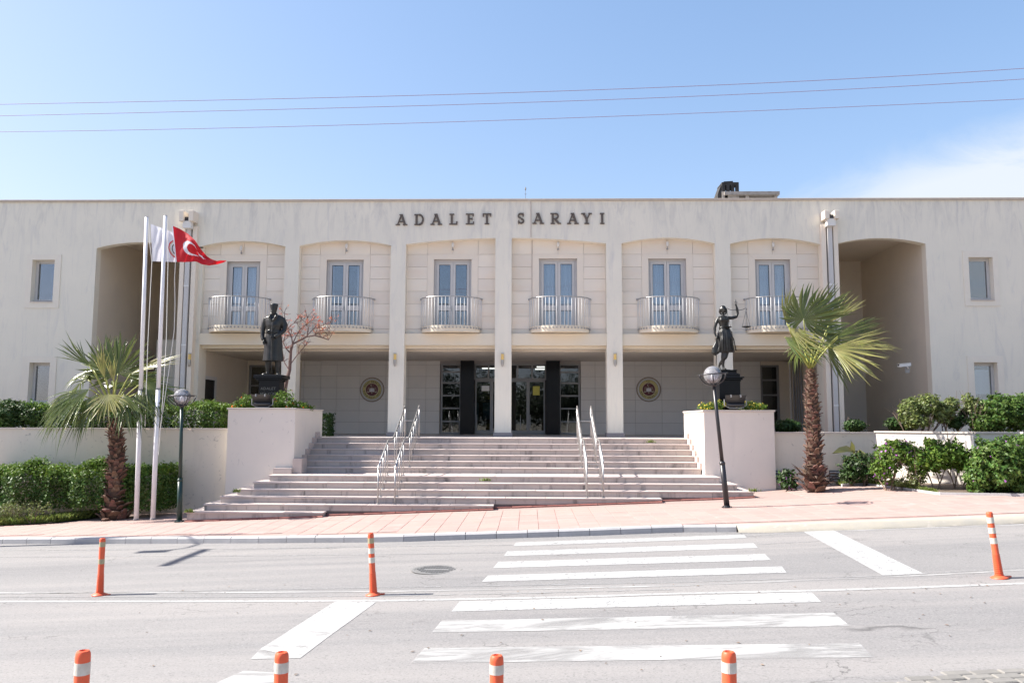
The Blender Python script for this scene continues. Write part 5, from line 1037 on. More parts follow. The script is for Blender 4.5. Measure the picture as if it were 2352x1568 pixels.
flag('red_flag', 'red flag with white crescent and star blowing right from the right flagpole', 'flag', y2_, [(394.5, 518), (412, 525), (432, 537), (448, 552), (462, 573), (475, 588), (492, 600), (505, 598.5), (519, 598)],
     [(403.5, 601.5), (420, 602), (436, 601.5), (447, 600.5), (454, 602), (463, 607), (480, 610), (500, 607), (521, 600.5)], ['red', 'whitef'], pick_red, amp=.09, fold=lambda u_, s_: (6*math.sin(u_*9+s_*3)*u_*math.sin(s_*math.pi), 4*math.sin(u_*13)*u_*math.sin(s_*math.pi)))
def pick_white(u_, s_):
    rr = math.hypot((u_-1.02)*.85, s_-.55)
    return 1 if .30 < rr < .335 else (2 if .275 < rr <= .29 else (3 if rr < .23 and .2 < rr else 0))
flag('white_flag', 'white flag with a round red emblem hanging half hidden behind the red flag', 'flag', y1_+.22, [(346, 514), (358, 519), (378, 526), (395, 533), (408, 540)], [(350, 600), (365, 600.5), (385, 601), (403, 602), (411, 601)], ['whitef', 'red', 'gold', 'leafd'], pick_white, 80, 50, .035)
# ================================================================ lamps
def lamp(base, top, rad, lab, m, side=0):
    r = empty('street_lamp', base, lab, 'street lamp', 'globe lamps on the pavement'); d = (top-base); n_ = d.normalized(); Lp = d.length
    MB().tube([base, base+n_*Lp*.34], [.068, .062], 14).build('lower_post', m, r, smooth=True); MB().tube([base+n_*Lp*.34, base+n_*(Lp-rad*1.05)], [.046, .040], 14).build('upper_post', m, r, smooth=True)
    MB().lathe([(.13, 0), (.13, .012), (.08, .016), (.07, .05)], 16, base).build('base_plate', m, r); MB().tube([base+n_*(Lp*.34-.06), base+n_*(Lp*.34-.02), base+n_*(Lp*.34+.02)], [.066, .073, .05], 14).build('collar', m, r)
    for i in range(4): a = i*math.pi/2+.8; MB().lathe([(.014, 0), (.014, .04)], 6, (base.x+.105*math.cos(a), base.y+.105*math.sin(a), base.z)).build('bolt', 'iron', r)
    g = MB(); g.ball(top, rad, 28); g.build('globe', 'globe', r, smooth=True); bb = MB(); bb.ball(top-Vector((0, 0, rad*.25)), rad*.28, 12, (.8, .8, 1.3)); bb.build('bulb', 'mgrey', r, smooth=True)
    bk = MB(); R2 = rad*1.62
    Zx = n_; ax = Zx.cross(Vector((0, 1, 0))).normalized(); ay = Zx.cross(ax)
    for k in range(6):
        a = k*math.pi/3+.3; e = ax*math.cos(a)+ay*math.sin(a)
        bk.tube([top-Zx*rad*1.12+(e*math.sin(t)*R2+Zx*(1-math.cos(t))*rad*1.22) for t in (.0, .35, .7, 1.0, 1.3, math.pi/2)], .014, 6)
    bk.tube([top+Zx*rad*.10+(ax*math.cos(t*math.pi/14)+ay*math.sin(t*math.pi/14))*R2 for t in range(29)], .015, 6, cap=False); bk.tube([base+n_*(Lp-rad*1.3), base+n_*(Lp-rad*1.0)], [.045, .10], 12)
    bk.build('basket', 'blackp', r, smooth=True); return r
b = atG(412, 1198, gpav); t = atY(418, 911, b.y); lamp(b, t, .205, 'dark green post lamp with clear globe beside the flagpoles and lower steps', 'green')
b = atG(1670, 1165, gpav); t = atY(1637, 861, b.y-.05); lamp(b, t, .215, 'leaning black post lamp with clear globe in front of the right planter', 'blackp')
# ================================================================ handrails
def rail(px, kfoot, lab, pair):
    y0 = NY(kfoot)+.10; x = atY(px, 1141 if kfoot == 9 else 1158, y0).x; hgt = .93; r = empty('stair_handrail', (x, y0, NZ(kfoot)), lab, 'handrail', 'steel handrails on the stairs')
    tops = [(y0, NZ(kfoot)+hgt), (NY(6)+.18, NZ(6)+hgt+.02), (NY(5)-.12, NZ(6)+hgt+.06), (NY(0)+.22, NZ(0)+hgt+.05)]
    pts = [(x, *tops[0])]
    pts = [(x, tops[0][0], tops[0][1]-.04)]+[(x, a, b) for a, b in tops]; MB().tube(pts, .024, 10).build('handrail', 'steel', r, smooth=True)
    def zr_(y):
        for (a, za), (b, zb) in zip(tops, tops[1:]):
            if a <= y <= b: return za+(zb-za)*(y-a)/(b-a)
        return tops[-1][1]
    for k in range(kfoot, -1, -1):
        y = NY(k)+(.10 if k else .22)
        if k in (8, 3) and False: continue
        rr = .021 if k in (kfoot, 0) else .013
        MB().tube([(x, y, NZ(k)), (x, y, zr_(y))], rr, 8).build('post', 'steel', r, smooth=True); MB().lathe([(.045, 0), (.045, .012), (.02, .03)], 12, (x, y, NZ(k))).build('foot_flange', 'steel', r)
    return x
X1 = rail(867.5, 10, 'stair handrail furthest left of the four steel ones', 0); X2 = rail(906.5, 10, 'steel stair handrail, second from the left', 0); X3 = rail(1348, 9, 'steel stair handrail, second from the right', 1); X4 = rail(1386, 9, 'stair handrail furthest right of the four steel ones', 1)
for a, b, lab in ((X1, X2, 'thin steel ties joining the left pair of handrails'), (X3, X4, 'thin steel ties joining the right pair of handrails')):
    m_ = MB(); m_.tube([(a+.02, NY(0)+.1, ZL+.52), (b-.02, NY(0)+.1, ZL+.52)], .011, 6); m_.tube([(a+.02, NY(7)+.2, NZ(7)+.5), (b-.02, NY(7)+.2, NZ(7)+.5)], .011, 6); tag(m_.build('handrail_tie', 'steel', origin=((a+b)/2, NY(3), ZL)), lab, 'handrail tie')
# ================================================================ bollards
def boll_parts(h):
    P = {}; rb = .042; zt = h
    prof = [(rb*1.05, .015)]; z = .03
    prof = [(.05, .0), (.05, .03)]
    for i in range(11): z = .045+i*.023; prof += [(.054-.0008*i, z), (.054-.0008*i, z+.011), (.046-.0004*i, z+.013), (.046-.0004*i, z+.021)]
    prof += [(.041, .30), (.041, zt-.03), (.039, zt-.012), (.032, zt-.002), (.022, zt), (.020, zt-.006), (.012, zt-.006), (.010, zt-.03)]
    P['post'] = MB().lathe(prof, 22).mesh('post', 'orange'); P['post'].shade_smooth(); P['post'].set_sharp_from_angle(angle=R(40))
    P['base_disc'] = MB().lathe([(.11, 0), (.108, .008), (.07, .022), (.052, .035)], 26).mesh('base_disc', 'orange', smooth=True)
    P['base_tab'] = MB().slab([(.09, -.035), (.15, -.02), (.155, .02), (.09, .035)], .0, .012).mesh('base_tab', 'orange')
    return P
BP = boll_parts(.80); bm = {k: MB().lathe([(.0425, -.035), (.0425, .035)], 22).mesh('reflective_band', k, smooth=False) for k in ('band', 'bandg')}
bm['near'] = MB().lathe([(.0425, -.027), (.0425, .027)], 22).mesh('reflective_band', 'bandw')
def bollard(px, py, lab, lean=(0, 0), near=None, bands=((.68, 'band'), (.545, 'band'), (.42, 'band')), h=.8, s_=1):
    p = atG(px, py, groad) if near is None else near; p = Vector((p.x, p.y, groad(p.x)+.004)); r = empty('traffic_bollard', p, lab, 'bollard', 'orange flexible bollards on the road'); r.rotation_euler = (lean[0], lean[1]-.0, 0); r.scale = (s_, s_, s_*h/.8)
    for k, me in BP.items():
        o = bpy.data.objects.new(k, me); S.collection.objects.link(o); o.parent = r
    for z, k in bands: o = bpy.data.objects.new('reflective_band', bm[k]); S.collection.objects.link(o); o.parent = r; o.location = (0, 0, z)
    return r
bollard(229, 1366, 'orange bollard with peeling bands, leftmost on the road centre line', (0, R(0)), bands=((.71, 'bandg'), (.47, 'bandg')), h=.82)
bollard(858, 1366, 'orange bollard leaning left on the centre line left of the crosswalk', (0, R(-4)), bands=((.70, 'bandg'), (.57, 'band'), (.45, 'band')), h=.84)
bollard(2296, 1327, 'orange bollard leaning left at the right edge of the road', (0, R(-6)), h=.87, bands=((.70, 'band'), (.575, 'band'), (.45, 'band')))
for i, (px, py, Y, w_, lab) in enumerate(((190.5, 1510, 4.9, 34, 'nearest bollard at the bottom left corner, only its orange and white top in view'), (647, 1511, 5.15, 32, 'near bollard top, second from the left along the bottom edge'), (1141, 1517, 5.2, 32, 'near bollard top at the bottom middle of the picture'), (1674, 1510, 4.95, 33, 'near bollard top at the bottom right below the crosswalk'))):
    p = atY(px, py, Y); g = groad(p.x); h = p.z-g; bollard(0, 0, lab, (0, 0), Vector((p.x, Y, g)), h=h, bands=((.722, 'near'), (.600, 'near'), (.48, 'near')), s_=1.04)
# ================================================================ overhead wires and the pole that carries them, left of the frame
WY = [15.2, 15.9, 16.5]
wires = ([(0, 237), (160, 239), (400, 236), (900, 219), (1176, 210), (1700, 194), (2050, 180), (2352, 155)], [(0, 264), (160, 264.5), (400, 260), (900, 243), (1176, 235), (1700, 217), (2050, 203), (2352, 180)], [(0, 301), (200, 302.5), (500, 297), (900, 283), (1176, 273), (1700, 257), (2050, 244), (2352, 226)])
labs = ('topmost of the three power cables crossing the sky', 'middle of the three power cables crossing the sky', 'lowest of the three power cables crossing the sky')
pp = atG(330, 1230, gpav); PX, PY = -15.6, pp.y+.30
ends = []
for k, (P, Y) in enumerate(zip(wires, WY)):
    Q = [atY(a, b, Y) for a, b in P]; n_ = 40; pts = []
    A_ = np.array([[1, p.x, p.x**2, p.x**3] for p in Q]); co = np.linalg.lstsq(A_, np.array([p.z for p in Q]), rcond=None)[0]
    for i in range(n_+1):
        x = -15.6+(34.0)*i/n_; pts.append((x, Y, float(co @ np.array([1, x, x*x, x**3]))))
    ends.append(pts[0]); tag(MB().tube(pts, .0053, 6).build('power_cable', 'wire', origin=pts[20]), labs[k], 'cable', 'power cables over the road')
r = empty('utility_pole', (PX, PY, gpav(PX, PY)), 'wooden utility pole with street light arm beyond the left edge on the pavement', 'utility pole')
zt = ends[0][2]+.25; MB().tube([(PX, PY, gpav(PX, PY)), (PX, PY, zt)], [.085, .07], 12).build('pole_shaft', 'wood', r, smooth=True)
MB().box(PX-.05, PX+.05, 14.9, 16.8, ends[0][2]-.20, ends[0][2]-.08).build('cross_arm', 'wood', r)
for e in ends: MB().lathe([(.03, -.22), (.05, -.14), (.05, -.05), (.02, .0)], 10, e).build('insulator', 'plasticw', r)
# street light arm: its hooked shadow falls on the kerb and the road
az = 8.2*.93; MB().tube([(PX, PY, az), (PX-.1, PY-.5, az+.5), (PX-.3, PY-.95, az+.65), (PX-.5, PY-1.3, az+.5)], .035, 8).build('light_arm', 'iron', r, smooth=True)
MB().box(PX-.9, PX-.3, PY-1.5, PY-1.2, az+.38, az+.50, bev=.04).build('lamp_head', 'plasticg', r)
# louvred vents at the foot of the right wall
for a, b, lab in ((1780, 1812, 'dark louvred vent beside the right planter corner'), (1905, 1955, 'dark louvred vent in the wall right of the palm foot')):
    y = 22.88; x0, x1 = atY(a, 1092, y).x, atY(b, 1092, y).x; z0, z1 = atY(a, 1104, y).z, atY(a, 1080, y).z; r = empty('louvre_vent', ((x0+x1)/2, y, z0), lab, 'vent'); MB().box(x0, x1, y-.02, y+.015, z0, z1).build('vent_backing', 'dark', r)
    for i in range(4): z = z0+(z1-z0)*(i+.5)/4; MB().slab([(x0, y-.07), (x1, y-.07), (x1, y-.021), (x0, y-.021)], [z-.03, z-.03, z, z], [z-.02, z-.02, z+.012, z+.012]).build('slat', 'plasticg', r)
# ================================================================ plants
def leaves(blobs, size, seed=0, up=.35, asp=.5, lump=.28, shell=.55):
    """blobs: (cx,cy,cz,rx,ry,rz,n). Leaf-sized folded rhombs spread through lumpy ellipsoids; returns verts, faces."""
    rg = np.random.default_rng(seed); VV = []; 
    for (cx, cy, cz, rx, ry, rz_, n) in blobs:
        d = rg.normal(size=(n, 3)); d /= np.linalg.norm(d, axis=1)[:, None]
        ph = rg.uniform(0, 6.28, 6); fr = rg.uniform(2, 5.5, 6)
        lm = 1+lump*(np.sin(fr[0]*d[:, 0]*3+ph[0])*np.sin(fr[1]*d[:, 1]*3+ph[1])*.6+np.sin(fr[2]*d[:, 2]*3+ph[2]+fr[3]*d[:, 0])*.4+rg.normal(size=n)*.10)
        rad = (shell+(1-shell)*rg.random(n)**.5)*lm
        c = np.stack([cx+d[:, 0]*rx*rad, cy+d[:, 1]*ry*rad, cz+d[:, 2]*rz_*rad], 1)
        nr = d*np.array([1/rx, 1/ry, 1/rz_]); nr /= np.linalg.norm(nr, axis=1)[:, None]; nr = nr+rg.normal(size=(n, 3))*.65; nr[:, 2] += up; nr /= np.linalg.norm(nr, axis=1)[:, None]
        t = np.cross(nr, rg.normal(size=(n, 3))); t /= np.linalg.norm(t, axis=1)[:, None]; b = np.cross(nr, t)
        s = size*rg.uniform(.6, 1.35, n)[:, None]
        VV.append(np.stack([c-t*s, c+b*s*asp-nr*s*.12, c+t*s, c-b*s*asp-nr*s*.12], 1))
    V = np.concatenate(VV).reshape(-1, 3); k = len(V)//4; return V, np.arange(4*k).reshape(-1, 4)
def npmesh(name, V, F, m, parent, origin):
    me = bpy.data.meshes.new(name); V = V-np.array(origin); nv, nf = len(V), len(F); k = F.shape[1]
    me.vertices.add(nv); me.vertices.foreach_set('co', V.astype(np.float32).ravel()); me.loops.add(nf*k); me.loops.foreach_set('vertex_index', F.astype(np.int32).ravel())
    me.polygons.add(nf); me.polygons.foreach_set('loop_start', np.arange(0, nf*k, k, dtype=np.int32)); me.polygons.foreach_set('loop_total', np.full(nf, k, np.int32)); me.materials.append(M[m]); me.update(); me.validate()
    return link(name, me, parent, origin)
def branchy(mb, p, d, L_, r, depth, rg, up=.15, tips=None, spread=.55, nb=(2, 3)):
    p = Vector(p); d = Vector(d).normalized(); pts = [p]; q = p.copy(); n = 4
    for i in range(n):
        d = (d+Vector((rg.uniform(-1, 1), rg.uniform(-1, 1), rg.uniform(-.5, 1)*up*2))*.16).normalized(); q = q+d*L_/n; pts.append(q.copy())
    mb.tube(pts, [r*(1-.45*i/n) for i in range(n+1)], 6 if depth > 1 else 4)
    if tips is not None and depth <= 1: tips.extend(pts[2:])
    if depth <= 0: return
    for i in range(rg.randint(*nb)):
        nd = (d+Vector((rg.uniform(-1, 1), rg.uniform(-1, 1), rg.uniform(-.4, .8)))*spread).normalized(); branchy(mb, pts[rg.choice((2, 3, 4))], nd, L_*rg.uniform(.6, .85), r*.55, depth-1, rg, up, tips, spread, nb)
_sd = [100]
def bush(name, lab, cat, base, blobs, size, m, stems=5, group=None, petals=None, asp=.5, lump=.28, up=.35, stemm='bark', shell=.55, stemh=.6):
    _sd[0] += 1; r = empty(name, base, lab, cat, group); V, F = leaves(blobs, size, _sd[0], up, asp, lump, shell); stuff(npmesh('crown', V, F, m, r, base))
    rg = random.Random(_sd[0]); mb = MB()
    for i in range(stems):
        b = blobs[i % len(blobs)]; p = (b[0]+rg.uniform(-.3, .3)*b[3], b[1]+rg.uniform(-.2, .2)*b[4], base[2]-.05); branchy(mb, p, (rg.uniform(-.4, .4), rg.uniform(-.3, .3), 1), (b[2]-base[2])*stemh+.1, .022, 2, rg)
    if stems: mb.build('stem', stemm, r)
    if petals:
        pm, n, ps = petals; V, F = leaves([(a, b_, c, d*1.04, e*1.04, f*1.04, max(3, int(n*w_/sum(q[6] for q in blobs)))) for a, b_, c, d, e, f, w_ in blobs], ps, _sd[0]+500, .2, .8, lump, .93); stuff(npmesh('blossom', V, F, pm, r, base))
    return r
def B(px, py, Y, wpx, hpx, dy, n):      # blob given by photo position and extent at a depth
    c = atY(px, py, Y); s = Y/FPX; return (c.x, c.y, c.z, wpx/2*s, dy, hpx/2*s, n)
# hedges on the upper terrace, left
def hedge(name, lab, x0, x1, y0, y1, z0, z1, n, size, m, wob=.06, seed=1):
    rg = np.random.default_rng(seed); r = empty(name, ((x0+x1)/2, (y0+y1)/2, z0), lab, 'hedge'); A = [(x1-x0)*(z1-z0), (x1-x0)*(y1-y0), (y1-y0)*(z1-z0)*2]; tot = sum(A)
    P = []; N_ = []
    for k, a in enumerate(A):
        q = int(n*a/tot); u_, v_ = rg.random(q), rg.random(q)
        if k == 0: p = np.stack([x0+u_*(x1-x0), np.full(q, y0), z0+v_*(z1-z0)], 1); nn = np.array([0, -1, 0.])
        elif k == 1: p = np.stack([x0+u_*(x1-x0), y0+v_*(y1-y0), np.full(q, z1)], 1); nn = np.array([0, 0, 1.])
        else: s_ = rg.integers(0, 2, q); p = np.stack([np.where(s_, x0, x1), y0+u_*(y1-y0), z0+v_*(z1-z0)], 1); nn = np.array([0, 0, 0.])
        P.append(p); N_.append(np.tile(nn, (q, 1)))
    P = np.concatenate(P); N_ = np.concatenate(N_); k = len(P)
    w_ = wob*(np.sin(P[:, 0]*3.1)+.5*rg.normal(size=k)*.6+.7*np.sin(P[:, 0]*7.3+1)+.5*np.sin(P[:, 2]*9+P[:, 0]*5)+.4*np.sin(P[:, 0]*17)); c = P+N_*w_[:, None]+rg.normal(size=(k, 3))*size*.9-N_*np.abs(rg.normal(size=k))[:, None]*size*1.6
    # round the top edges
    tz = (c[:, 2]-z0)/(z1-z0); c[:, 1] += np.clip(tz-.75, 0, 1)*.5*(y1-y0)*(c[:, 1] < (y0+y1)/2)
    nr = N_+rg.normal(size=(k, 3))*.7; nr[:, 2] += .4; nr /= np.linalg.norm(nr, axis=1)[:, None]; t = np.cross(nr, rg.normal(size=(k, 3))); t /= np.linalg.norm(t, axis=1)[:, None]; b = np.cross(nr, t); s = size*rg.uniform(.6, 1.3, k)[:, None]
    V = np.stack([c-t*s, c+b*s*.5-nr*s*.12, c+t*s, c-b*s*.5-nr*s*.12], 1).reshape(-1, 3); top = c[:, 2] > z1-.10-.12*rg.random(k); F_ = np.arange(4*k).reshape(-1, 4)
    stuff(npmesh('foliage', V, F_[~top], m, r, (WO[r]))); stuff(npmesh('sunlit_sprouts', V+np.repeat(np.stack([0*s[:, 0], 0*s[:, 0], np.abs(rg.normal(size=k))*.05*(np.sin(P[:, 0]*5)*.5+.7)], 1), 4, 0), F_[top], 'leaff' if m != 'leafd' else m, r, (WO[r])))  # top sprouts get a lighter leaf colour, standing in for sunlight on the hedge
    rr = random.Random(seed); mb = MB(); x = x0+.2
    while x < x1-.1: branchy(mb, (x, (y0+y1)/2, z0-.02), (rr.uniform(-.2, .2), 0, 1), (z1-z0)*.5, .02, 2, rr); x += .45
    mb.build('stem', 'bark', r); return r
xw = lambda px, py, y: atY(px, py, y).x
hedge('hedge', 'clipped dark hedge on the terrace left of the stairs, above the long wall', -16, xw(521, 950, 23.8), 23.35, 24.5, 1.97, atY(300, 931, 23.6).z, 26000, .042, 'leafa', .05, 3)
bush('shrub', 'taller dark bushy shrub at the left edge above the long wall', 'shrub', (xw(20, 950, 23.7), 23.8, 1.97), [B(20, 950, 23.6, 110, 60, .5, 3500), B(75, 953, 23.6, 70, 50, .4, 1600)], .045, 'leafd', 3)
hedge('hedge', 'low bright green hedge at street level behind the left palm', xw(-60, 1120, 21.7), xw(262, 1120, 21.7), 21.55, 22.7, .18, atY(150, 1081, 21.55).z, 25000, .042, 'leafa', .13, 5)
hedge('hedge', 'end block of the street level hedge just right of the left palm', xw(290, 1120, 21.7), xw(374, 1120, 21.7), 21.5, 22.7, .14, atY(330, 1077, 21.5).z, 9000, .042, 'leafa', .05, 6)
hedge('hedge', 'small clipped dark bush at the top of the stairs beside the left planter', xw(724, 975, 26.2), xw(757, 975, 26.2), 26.0, 26.7, 2.0, atY(740, 951, 26.1).z, 2600, .035, 'leafd', .03, 7)
# right side terrace shrubs
for k, (lab, bl, m, sz, st_) in enumerate((
    ('small dark shrub behind the wall between the right planter and the palm', [B(1808, 978, 24.2, 62, 30, .3, 1500)], 'leafd', .05, 3),
    ('small dark shrub behind the wall just right of the palm trunk', [B(1963, 977, 24.2, 46, 26, .3, 1100)], 'leafd', .05, 3),
    ('low dark bush in the shade left of the pale leafy shrubs on the terrace', [B(2068, 973, 24.0, 66, 28, .3, 1300)], 'leafd', .05, 3),
    ('airy light green shrub with arching stems on the right terrace', [B(2090, 945, 23.4, 50, 60, .3, 900), B(2130, 930, 23.4, 64, 52, .35, 1200), B(2165, 948, 23.4, 50, 50, .3, 900), B(2110, 968, 23.3, 70, 30, .3, 500), B(2185, 930, 23.4, 36, 36, .2, 450)], 'leafo', .05, 9),
    ('thin pale young tree between the airy shrub and the big bush', [B(2237, 935, 23.3, 44, 40, .25, 500), B(2222, 915, 23.3, 26, 24, .2, 160), B(2250, 965, 23.2, 40, 34, .25, 350)], 'leafo', .045, 4),
    ('big dense dark bush on the terrace at the right edge', [B(2290, 950, 23.2, 90, 80, .6, 3800), B(2345, 945, 23.2, 110, 84, .6, 4200), B(2255, 972, 23.1, 50, 40, .4, 1200), B(2440, 945, 23.2, 140, 90, .6, 2500)], 'leafa', .05, 6))):
    b0 = bl[0]; bush('shrub', lab, 'shrub', (b0[0], b0[1], 1.98), bl, sz, m, st_, stemm='bark' if k != 4 else 'twig')
rg = random.Random(5); c = atY(2196, 970, 23.6); r = empty('small_tree', (c.x, 23.6, 1.97), 'small dark open branched tree in the shade on the right terrace', 'tree'); mb = MB(); tips = []
for q in range(3): branchy(mb, (c.x+q*.05, 23.6, 1.95), (rg.uniform(-.5, .5), 0, 1), .38, .03, 3, rg, tips=tips)
mb.build('trunk', 'bark', r); V, F = leaves([(t.x, t.y, t.z+.03, .10, .10, .08, 16) for t in tips if t.z > 2.35], .035, 77); stuff(npmesh('crown', V, F, 'leafd', r, WO[r]))
# street level shrubs, right
gz = lambda p: gpav(p[0], p[1])+.02
bl = [B(2050, 1045, 21.0, 70, 62, .4, 1500), B(2030, 1075, 20.9, 50, 50, .3, 700), B(2085, 1040, 21.0, 50, 50, .35, 1200), B(2060, 1022, 21.0, 40, 24, .25, 500)]
bush('flowering_shrub', 'shrub with purple flowers against the sunlit slanting wall', 'shrub', (bl[0][0], 21.0, .72), bl, .048, 'leaff', 7, petals=('purple', 190, .034), stemm='twig', lump=.4)
bl = [B(2110, 1060, 20.7, 56, 56, .35, 850), B(2150, 1050, 20.6, 60, 60, .4, 1250), B(2185, 1042, 20.6, 64, 56, .4, 1500), B(2205, 1058, 20.5, 34, 40, .3, 800), B(2140, 1020, 20.7, 34, 30, .2, 300)]
bush('shrub', 'loose bright green shrub with bare stems between the two flowering bushes', 'shrub', (bl[1][0], 20.6, .73), bl, .052, 'leaff', 9, stemm='twig', lump=.42)
bl = [B(2290, 1070, 19.9, 116, 124, .8, 7500), B(2350, 1062, 19.9, 110, 130, .8, 6000), B(2245, 1095, 19.8, 50, 76, .4, 1800), B(2430, 1065, 20.0, 120, 130, .7, 3500)]
bush('flowering_shrub', 'large dense dark bush with a few pink flowers at the right edge of the pavement', 'shrub', (bl[0][0], 19.9, .78), bl, .05, 'leafa', 6, petals=('purple', 90, .034))
bl = [B(1975, 1070, 22.2, 80, 60, .3, 1300), B(2010, 1075, 22.0, 50, 60, .25, 900), B(1955, 1090, 22.2, 50, 36, .25, 500)]
bush('shrub', 'dark straggly shrub against the wall between the right palm and the purple flowers', 'shrub', (bl[0][0], 22.2, .70), bl, .05, 'leafd', 8, lump=.45, stemm='bark')
bl = [B(1807, 1098, 22.3, 44, 40, .2, 420), B(1812, 1112, 22.2, 40, 22, .2, 300)]
bush('shrub', 'small weedy plant with dark red tips in the corner by the right planter', 'shrub', (bl[0][0], 22.3, .63), bl, .05, 'leafd', 4, petals=('purple', 40, .03))
bl = [B(2105, 1098, 20.7, 46, 36, .2, 420), B(2065, 1107, 21.0, 50, 18, .2, 220)]
bush('shrub', 'small yellow green plant at the foot of the loose shrub', 'shrub', (bl[0][0], 20.7, .72), bl, .04, 'leafo', 3)
# banana-like plant
c = atY(1985, 1100, 22.4); r = empty('broad_leaf_plant', (c.x, 22.4, .70), 'young plant with torn broad leaves leaning left against the cream wall', 'plant'); mb = MB()
s0 = atY(1992, 1095, 22.4); s1 = atY(1960, 1035, 22.4); MB().tube([s0, s0.lerp(s1, .5)+Vector((.05, 0, .02)), s1], [.035, .028, .018], 8).build('stalk', 'petiole', r)
def blade(pts, w_, par, m='frondy'):
    pts = [Vector(p) for p in pts]; v = []; f = []; n = len(pts)
    for i, p in enumerate(pts):
        t = i/(n-1); ww = w_*math.sin(math.pi*min(1, .12+t*.88))**.7; d = (pts[min(i+1, n-1)]-pts[max(0, i-1)]).normalized(); s_ = d.cross(Vector((0, -1, .25))).normalized(); v += [p+s_*ww, p-Vector((0, 0, .02)), p-s_*ww]
        if i: f += [(3*i-3, 3*i, 3*i+1, 3*i-2), (3*i-2, 3*i+1, 3*i+2, 3*i-1)]
    MB().add(v, f).build('leaf', m, par, smooth=True)
for P, w_ in (([(1960, 1035), (1945, 1030), (1930, 1033), (1912, 1040)], .09), ([(1962, 1040), (1958, 1025), (1955, 1012)], .07), ([(1965, 1045), (1975, 1038), (1985, 1045), (1992, 1058)], .08), ([(1970, 1055), (1950, 1052), (1935, 1060)], .07)): blade([atY(a, b, 22.35-.05*i) for i, (a, b) in enumerate(P)], w_, r)
# grass and beds
def grass(name, lab, pts_fn, n, h, m, seed, cat=None):
    rg_ = np.random.default_rng(seed); V = []
    P = pts_fn(rg_, n); k = len(P); a = rg_.uniform(0, 6.28, k); hh = h*rg_.uniform(.4, 1.3, k); wv = .008+.004*rg_.random(k)
    dx, dy = np.cos(a), np.sin(a); lx, ly = rg_.normal(size=k)*.35*hh, rg_.normal(size=k)*.35*hh
    b0 = P-np.stack([dx*wv, dy*wv, 0*dx], 1); b1 = P+np.stack([dx*wv, dy*wv, 0*dx], 1); mid = P+np.stack([lx*.4, ly*.4, hh*.6], 1); tp = P+np.stack([lx, ly, hh], 1)
    V = np.stack([b0, b1, mid+np.stack([dx*wv*.7, dy*wv*.7, 0*dx], 1), tp], 1).reshape(-1, 3); F = np.arange(4*k).reshape(-1, 4); o = npmesh(name, V, F, m, None, (0, 0, 0)); o['kind'] = 'stuff'; o['label'] = lab; return o
BK = [atG(a, b, gpav) for a, b in ((1906, 1110), (1985, 1113), (2075, 1124), (2160, 1136), (2352, 1139))]
BK[0].y = BK[1].y = min(BK[0].y, 22.3)
bed = MB()
back = [(p.x, 22.85 if p.x < XB0 else max(21.25, 22.85-(p.x-XB0)*(22.9-21.2)/(XB1-XB0))) for p in BK]; v = []; f = []
for i, (p, q) in enumerate(zip(BK, back)):
    for t in (0, .33, .66, 1): x, y = p.x+(q[0]-p.x)*t, p.y+(q[1]-p.y)*t; v.append((x, y, gpav(x, y)+.035))
    if i: f += [(4*i-4+j, 4*i+j, 4*i+j+1, 4*i-4+j+1) for j in range(3)]
x2 = 30; v += [(x2, BK[-1].y+.3, gpav(x2)), (x2, 21.9, gpav(x2))]; f.append((4*len(BK)-4, len(v)-2, len(v)-1, 4*len(BK)-1))
struct(bed.add(v, f).build('planting_bed', 'soil'))
kb = empty('bed_edging', (9, 22, .7)); struct(kb)
for a, b in zip(BK, BK[1:]+[Vector((30, BK[-1].y+.3, 0))]):
    n_ = max(1, int((b-a).length/.9)); 
    for i in range(n_):
        p, q = a.lerp(b, i/n_), a.lerp(b, (i+1)/n_); d = (q-p); d.z = 0; d.normalize(); nn = Vector((-d.y, d.x, 0))*.09
        MB().slab([(c_.x, c_.y) for c_ in (p+d*.004, q-d*.004, q-d*.004+nn, p+d*.004+nn)], [gpav(c_.x, c_.y)-.05 for c_ in (p, q, q, p)], [gpav(c_.x, c_.y)+.055 for c_ in (p, q, q, p)]).build('edging_stone', 'kerb', kb)
def inbed(rg_, n):
    t = rg_.random(n)*3.0; i = t.astype(int); u_ = t-i; s_ = rg_.random(n)**1.5; out_ = []
    for a, b, c_ in zip(i, u_, s_):
        p = BK[a].lerp(BK[a+1], b); q = back[a]; q2 = back[a+1]; x = p.x+((q[0]+(q2[0]-q[0])*b)-p.x)*c_; y = p.y+.09+((q[1]+(q2[1]-q[1])*b)-p.y-.09)*c_*.8
        if x < 8.7 and random.random() > .25: continue
        out_.append((x, y, gpav(x, y)+.03))
    return np.array(out_)
grass('grass', 'short yellow green grass in the bed before the sunlit wall', inbed, 9000, .09, 'grass', 3)
bedl = MB(); EL = [atG(a, b, gpav) for a, b in ((-200, 1225), (0, 1208), (120, 1201), (200, 1192), (262, 1181), (300, 1172))]; v = []; f = []
for i, p in enumerate(EL):
    for t in (0, .4, .7, 1): y = p.y+(22.88-p.y)*t; v.append((p.x, y, gpav(p.x, y)+.02+.05*math.sin(p.x*3+t*5)*t))
    if i: f += [(4*i-4+j, 4*i+j, 4*i+j+1, 4*i-4+j+1) for j in range(3)]
struct(bedl.add(v, f).build('planting_bed', 'soil'))
def inbl(rg_, n):
    o_ = []
    for a, b in zip(rg_.random(n)*4.6, rg_.random(n)**1.6):
        i = int(a); p = EL[i].lerp(EL[i+1], a-i); y = p.y+.04+(22.2-p.y)*b
        if math.sin(p.x*2.3+1)*math.sin(y*3.1+p.x) > -.25: o_.append((p.x, y, gpav(p.x, y)+.02))
    return np.array(o_)
